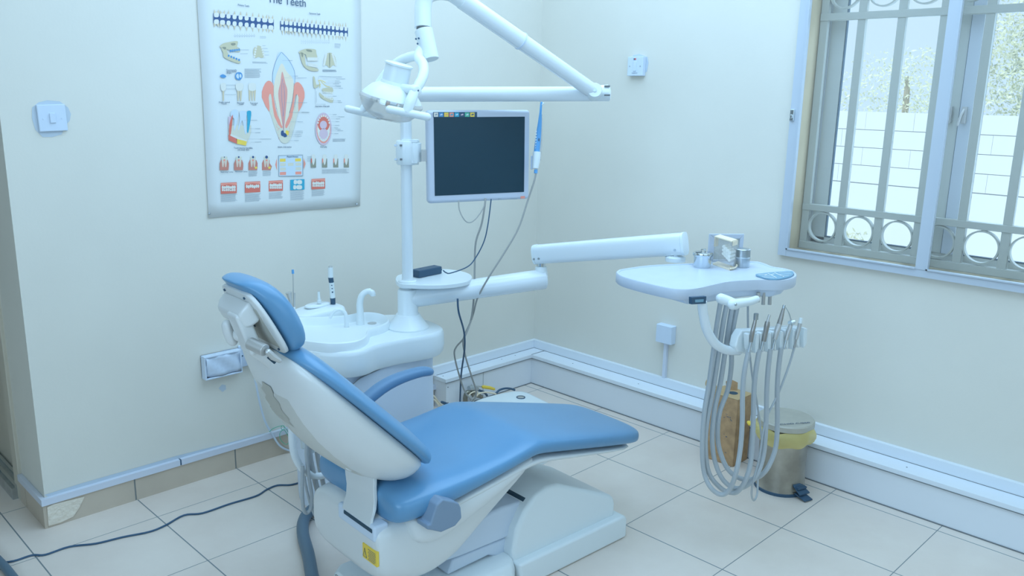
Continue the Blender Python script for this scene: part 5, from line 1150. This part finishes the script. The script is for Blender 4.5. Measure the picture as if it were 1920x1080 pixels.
tool('syringe_nozzle', 'short white plastic nozzle standing on the console lid', 'nozzle', [('base_ring', [(263, 398), (263, 372)], [.0085, .0085], 'plastic'), ('neck', [(263, 372), (261, 355)], [.0062, .0062], 'plastic'), ('spout', [(261, 355), (259, 300)], [.0052, .0045], 'plastic'), ('end_cap', [(259, 302), (259, 296)], [.0046, .0040], 'satin')])

# ================================================================== BIN
BX, BY = -.262, -1.620
bn = thing('pedal_bin', 'scuffed steel pedal bin with yellow liner and marked round lid', 'bin', (BX, BY, 0))
M().lathe([(.100, 0), (.100, .010), (.096, .012)], (BX, BY, 0), (0, 0, 1), 44).build('base_ring', 'dark', bn)
M().lathe([(.097, .010), (.094, .02), (.090, .10), (.093, .24), (.097, .262), (.094, .262)], (BX, BY, 0), (0, 0, 1), 44, cap1=False).build('bin_body', 'binsteel', bn)
lz = .268
M().lathe([(.1065, lz), (.109, lz+.003), (.109, lz+.022), (.105, lz+.027), (.02, lz+.029)], (BX, BY, 0), (0, 0, 1), 56).build('lid', 'lidsteel', bn)
rng = random.Random(5); rings = []
for z, r in ((.262, .098), (.270, .106), (.262, .113), (.248, .1165), (.232, .115), (.215, .109), (.203, .100), (.206, .095)):
    rings.append([(BX+(r+.004*math.sin(5*a+z*60)+.002*math.sin(11*a+z*30))*math.cos(a), BY+(r+.004*math.sin(5*a+z*60))*math.sin(a), z+.004*math.sin(3*a+1)+.003*math.sin(7*a)) for a in [2*PI*k/64 for k in range(64)]])
M().loft(rings, False, False).build('bin_liner', 'bag', bn)
m = M(); kk = V3((BX-.085, BY+.085, .255)); m.loft([[kk+V3((-.02*t+.008*math.cos(a)*(1-t*.3), .022*t+.008*math.sin(a), .006+.010*math.sin(3*t)+.01*math.sin(a)*t)) for a in [2*PI*k/12 for k in range(12)]] for t in (0, .3, .6, 1)]); m.build('liner_knot', 'yellow', bn, sub=1)
pdv = V3((-.30, -.954, 0)); pr_ = V3((.954, -.30, 0))
M().obox(V3((BX, BY, .043))+pdv*.105, pr_, pdv, (0, 0, 1), .022, .014, .004).build('pedal_mount', 'dark', bn, bevel=.002)
m = M(); c_ = V3((BX, BY, 0)); m.prism([c_+pdv*.092+pr_*-.026+V3((0, 0, .052)), c_+pdv*.092+pr_*.012+V3((0, 0, .052)), c_+pdv*.128+pr_*.030+V3((0, 0, .026)), c_+pdv*.128+pr_*-.024+V3((0, 0, .026))], (0, 0, -.006)); m.build('pedal_guard', 'dark', bn, bevel=.001)
m = M(); m.prism([c_+pdv*.10+pr_*-.022+V3((0, 0, .020)), c_+pdv*.10+pr_*.022+V3((0, 0, .020)), c_+pdv*.150+pr_*.024+V3((0, 0, .008)), c_+pdv*.150+pr_*-.016+V3((0, 0, .008))], (0, 0, -.005)); m.build('pedal', 'dark', bn, bevel=.001)
tx = atz(1458, 797, lz+.0295); tx2 = atz(1519, 793, lz+.0295); td = (tx2-tx)
text('ECHID.C/060', 'marker_writing', tx, td, V3((0, 0, 1)).cross(td), .016, 'p_ink', bn, .0002, width=td.length)
# cardboard box
cbx = thing('cardboard_box', 'tall narrow brown cardboard carton with an open hole on top, next to the bin', 'box', (-.182, -1.33, 0))
x0, x1, y0, y1, hz = -.246, -.128, -1.398, -1.262, .300
M().box((x0, y0, 0), (x1, y1, hz-.002)).build('carton', 'card', cbx, bevel=.002, bseg=1)
M().box((x0, y0, hz-.002), (x1, y1, hz)).build('top_panel', 'card_l', cbx, flat=True)
M().lathe([(.019, 0), (.019, .0012)], ((x0+x1)/2, (y0+y1)/2-.01, hz), (0, 0, 1), 24).build('hole', 'shadowgap', cbx)
m = M(); m.prism([V3((-.175, -1.300, hz)), V3((-.145, -1.335, hz)), V3((-.142, -1.332, hz+.034)), V3((-.160, -1.312, hz+.046)), V3((-.178, -1.296, hz+.038))], (.002, .002, 0)); m.build('lifted_flap', 'card', cbx)
m = M(); m.tube([V3((x0+.004, y1-.01, hz)), V3((x0-.012, y1+.012, hz+.03)), V3((x0+.006, y1+.012, hz+.05)), V3((x0+.02, y1-.02, hz+.02)), V3((x0+.012, y1-.02, hz))], .004, 6, 4); m.build('torn_strap', 'card_l', cbx)
random.seed(11); m = M()
for k in range(26):
    yy = random.uniform(y0+.02, y1-.02); zz_ = random.choice((.215, .2, .135, .128, .06))+random.uniform(-.01, .01); m.obox((x0-.0004, yy, zz_), (0, 1, 0), (0, .3, 1), (1, 0, 0), random.uniform(.001, .005), random.uniform(.0006, .0018), .0004)
m.build('printed_marks', 'p_ink', cbx, flat=True)
# ================================================================== FLOOR BOX, VALVES, CORDS
fb_ = thing('floor_box', 'low rounded white floor junction housing with a round gauge window', 'floor box', (-.70, -.52, 0))
zt_ = .135
fo = [(886, 757), (889, 751), (915, 742), (955, 733), (976, 732), (990, 735), (1005, 742), (1035, 757), (1058, 772), (1040, 800), (960, 830), (885, 800), (882, 775)]
fw = catmull([atz(a, b, zt_) for a, b in fo], 3, True); fc = sum(fw, V3())/len(fw)
m = M(); m.loft([[V3((fc.x+(p.x-fc.x)*k, fc.y+(p.y-fc.y)*k, z)) for p in fw] for k, z in ((1.04, 0), (1.03, .09), (1.0, .122), (.96, zt_-.002), (.9, zt_), (.4, zt_+.003))]); m.build('housing', 'plastic', fb_, angle=60)
gc = atz(976.5, 745.5, zt_+.002)
M().lathe([(.021, 0), (.021, .003), (.0165, .003)], gc, (0, 0, 1), 28, cap1=False).build('gauge_ring', 'dark', fb_)
M().lathe([(.0165, 0), (.0165, .002)], gc, (0, 0, 1), 28).build('gauge_face', 'satin', fb_)
vz = -.14
va = thing('pipe_valve', 'tarnished pipe valve assembly with yellow lever handle beside the floor box', 'valve', tuple(aty(890, 770, vz)*1.0))
q6 = lambda a, b: (780+a/6, 620+b/6)
vy = lambda a, b, Y=vz: aty(*q6(a, b), Y)
M().tube([vy(560, 850), vy(555, 760), vy(570, 700), vy(600, 690)], [.012, .012, .011, .011], 12, 3).build('riser_pipe', 'brass', va)
M().tube([vy(595, 650), vy(640, 645), vy(690, 660)], [.013, .016, .011], 14, 2).build('valve_body', 'steel', va)
M().tube([vy(610, 690), vy(700, 730), vy(740, 745)], [.012, .012, .009], 12).build('tee_joint', 'brass', va)
M().lathe([(.014, 0), (.014, .012)], vy(650, 720, vz-.01), (-.3, -1, 0), 8).build('hex_nut', 'brass', va)
M().tube([vy(625, 612), vy(680, 625), vy(760, 632)], .0035, 8).build('lever_stem', 'satin', va)
M().tube([vy(757, 632, vz-.01), vy(830, 643, vz-.01), vy(878, 657, vz-.01)], [.0085, .0085, .0065], 8, rnd=True).build('yellow_lever', 'yellow', va)
M().tube([vy(690, 665), vy(760, 690), vy(800, 730)], .006, 8, 3).build('blue_union', 'cable_k', va)
cable('air_hose', 'short dark blue hose arching behind the floor box', [vy(900, 705, -.16), vy(940, 668, -.16), vy(1000, 650, -.16), vy(1060, 652, -.16), vy(1110, 668, -.16)], .0055, 'cable_k')
cable('water_hose', 'thin cream hose bending over the valve into the floor box', [vy(640, 800, -.2), vy(680, 730, -.2), vy(740, 698, -.2), vy(820, 695, -.2), vy(900, 712, -.2)], .0038, 'cream')
cable('white_tube', 'loop of thin white tubing in front of the pipe valve', [vy(610, 770, -.2), vy(600, 725, -.2), vy(640, 692, -.2), vy(690, 690, -.2), vy(690, 740, -.2)], .0032, 'cream')
cable('cream_cord', 'cream cord running to the floor between the cabinet and the trunking', [aty(*q6(140, 720), -.17), aty(*q6(200, 735), -.17), aty(*q6(250, 800), -.17), aty(*q6(300, 850), -.17), aty(*q6(330, 900), -.17)], .0042, 'cream')
cable('cream_cord', 'second cream cord lying lower at the right foot of the cabinet', [aty(*q6(140, 760), -.19), aty(*q6(200, 775), -.19), aty(*q6(240, 815), -.19), aty(*q6(280, 870), -.19)], .0038, 'cream')
tag(M().tube([aty(*q6(290, 803), -.2), aty(*q6(330, 820), -.2), aty(*q6(365, 835), -.2)], [.006, .008, .006], 10, rnd=True).build('cord_connector', 'cable_k'), 'small dark blue connector lying beside the trunking end', 'connector')
fl = [(-10, 1056), (25, 1052), (60, 1041), (85, 1040), (130, 1025), (180, 1019), (230, 1007), (280, 997), (310, 985), (345, 966), (380, 962), (430, 945), (480, 930), (500, 918), (520, 910), (545, 909), (570, 902), (600, 890), (640, 872)]
tag(M().tube([atz(a, b, .0035) for a, b in fl], .0034, 8, 5).build('black_cord', 'cable_k'), 'long thin black cord winding across the tiles at the left', 'cord')
tag(M().tube([atz(-30, 1020, .014), atz(-10, 1043, .014), atz(10, 1064, .014), atz(32, 1092, .014)], .0135, 12, 4).build('thick_cable', 'hose_k'), 'thick dark cable crossing the bottom left corner of the floor', 'cable')

# ================================================================== LIGHT
wd = bpy.data.worlds.new('sky'); SC.world = wd; wd.use_nodes = True; nt = wd.node_tree
bg = nt.nodes['Background']; bg.inputs['Color'].default_value = (.60, .82, 1.0, 1); bg.inputs['Strength'].default_value = 1.08
LCOL = (.50, .78, 1.12)
def area(name, loc, rot, sx, sy, e, col=(.62, .83, 1.0)):
    l = bpy.data.lights.new(name, 'AREA'); l.shape = 'RECTANGLE'; l.size = sx; l.size_y = sy; l.energy = e; l.color = col
    o = bpy.data.objects.new(name, l); COL.objects.link(o); o.location = loc; o.rotation_euler = rot; return o
area('ceiling_lamp', (-1.25, -1.4, H-.05), (0, 0, 0), 2.3, 2.3, 51, LCOL)
area('rear_fill_light', (-2.4, -4.5, 1.9), (math.radians(90), 0, 0), 2.6, 1.2, 14, LCOL)  # unseen fill lamp added behind the camera to brighten the walls
area('side_fill_light', (-4.7, -2.4, 1.8), (0, math.radians(-90), 0), 1.2, 2.4, 34, LCOL)  # unseen fill lamp added at the left to lift the right wall
area('window_light', (.24, -2.15, 1.5), (0, math.radians(90), 0), 1.1, 1.3, 12, LCOL)
s = bpy.data.lights.new('sun', 'SUN'); s.energy = 2.0; s.angle = .02; s.color = (.75, .88, 1)
so = bpy.data.objects.new('sun', s); COL.objects.link(so); so.rotation_euler = V3((.75, -.35, -.75)).to_track_quat('-Z', 'Y').to_euler()
SC.view_settings.view_transform = 'Standard'; SC.view_settings.look = 'None'; SC.view_settings.gamma = 1; SC.view_settings.use_curve_mapping = False
SC.view_settings.exposure = 0.0
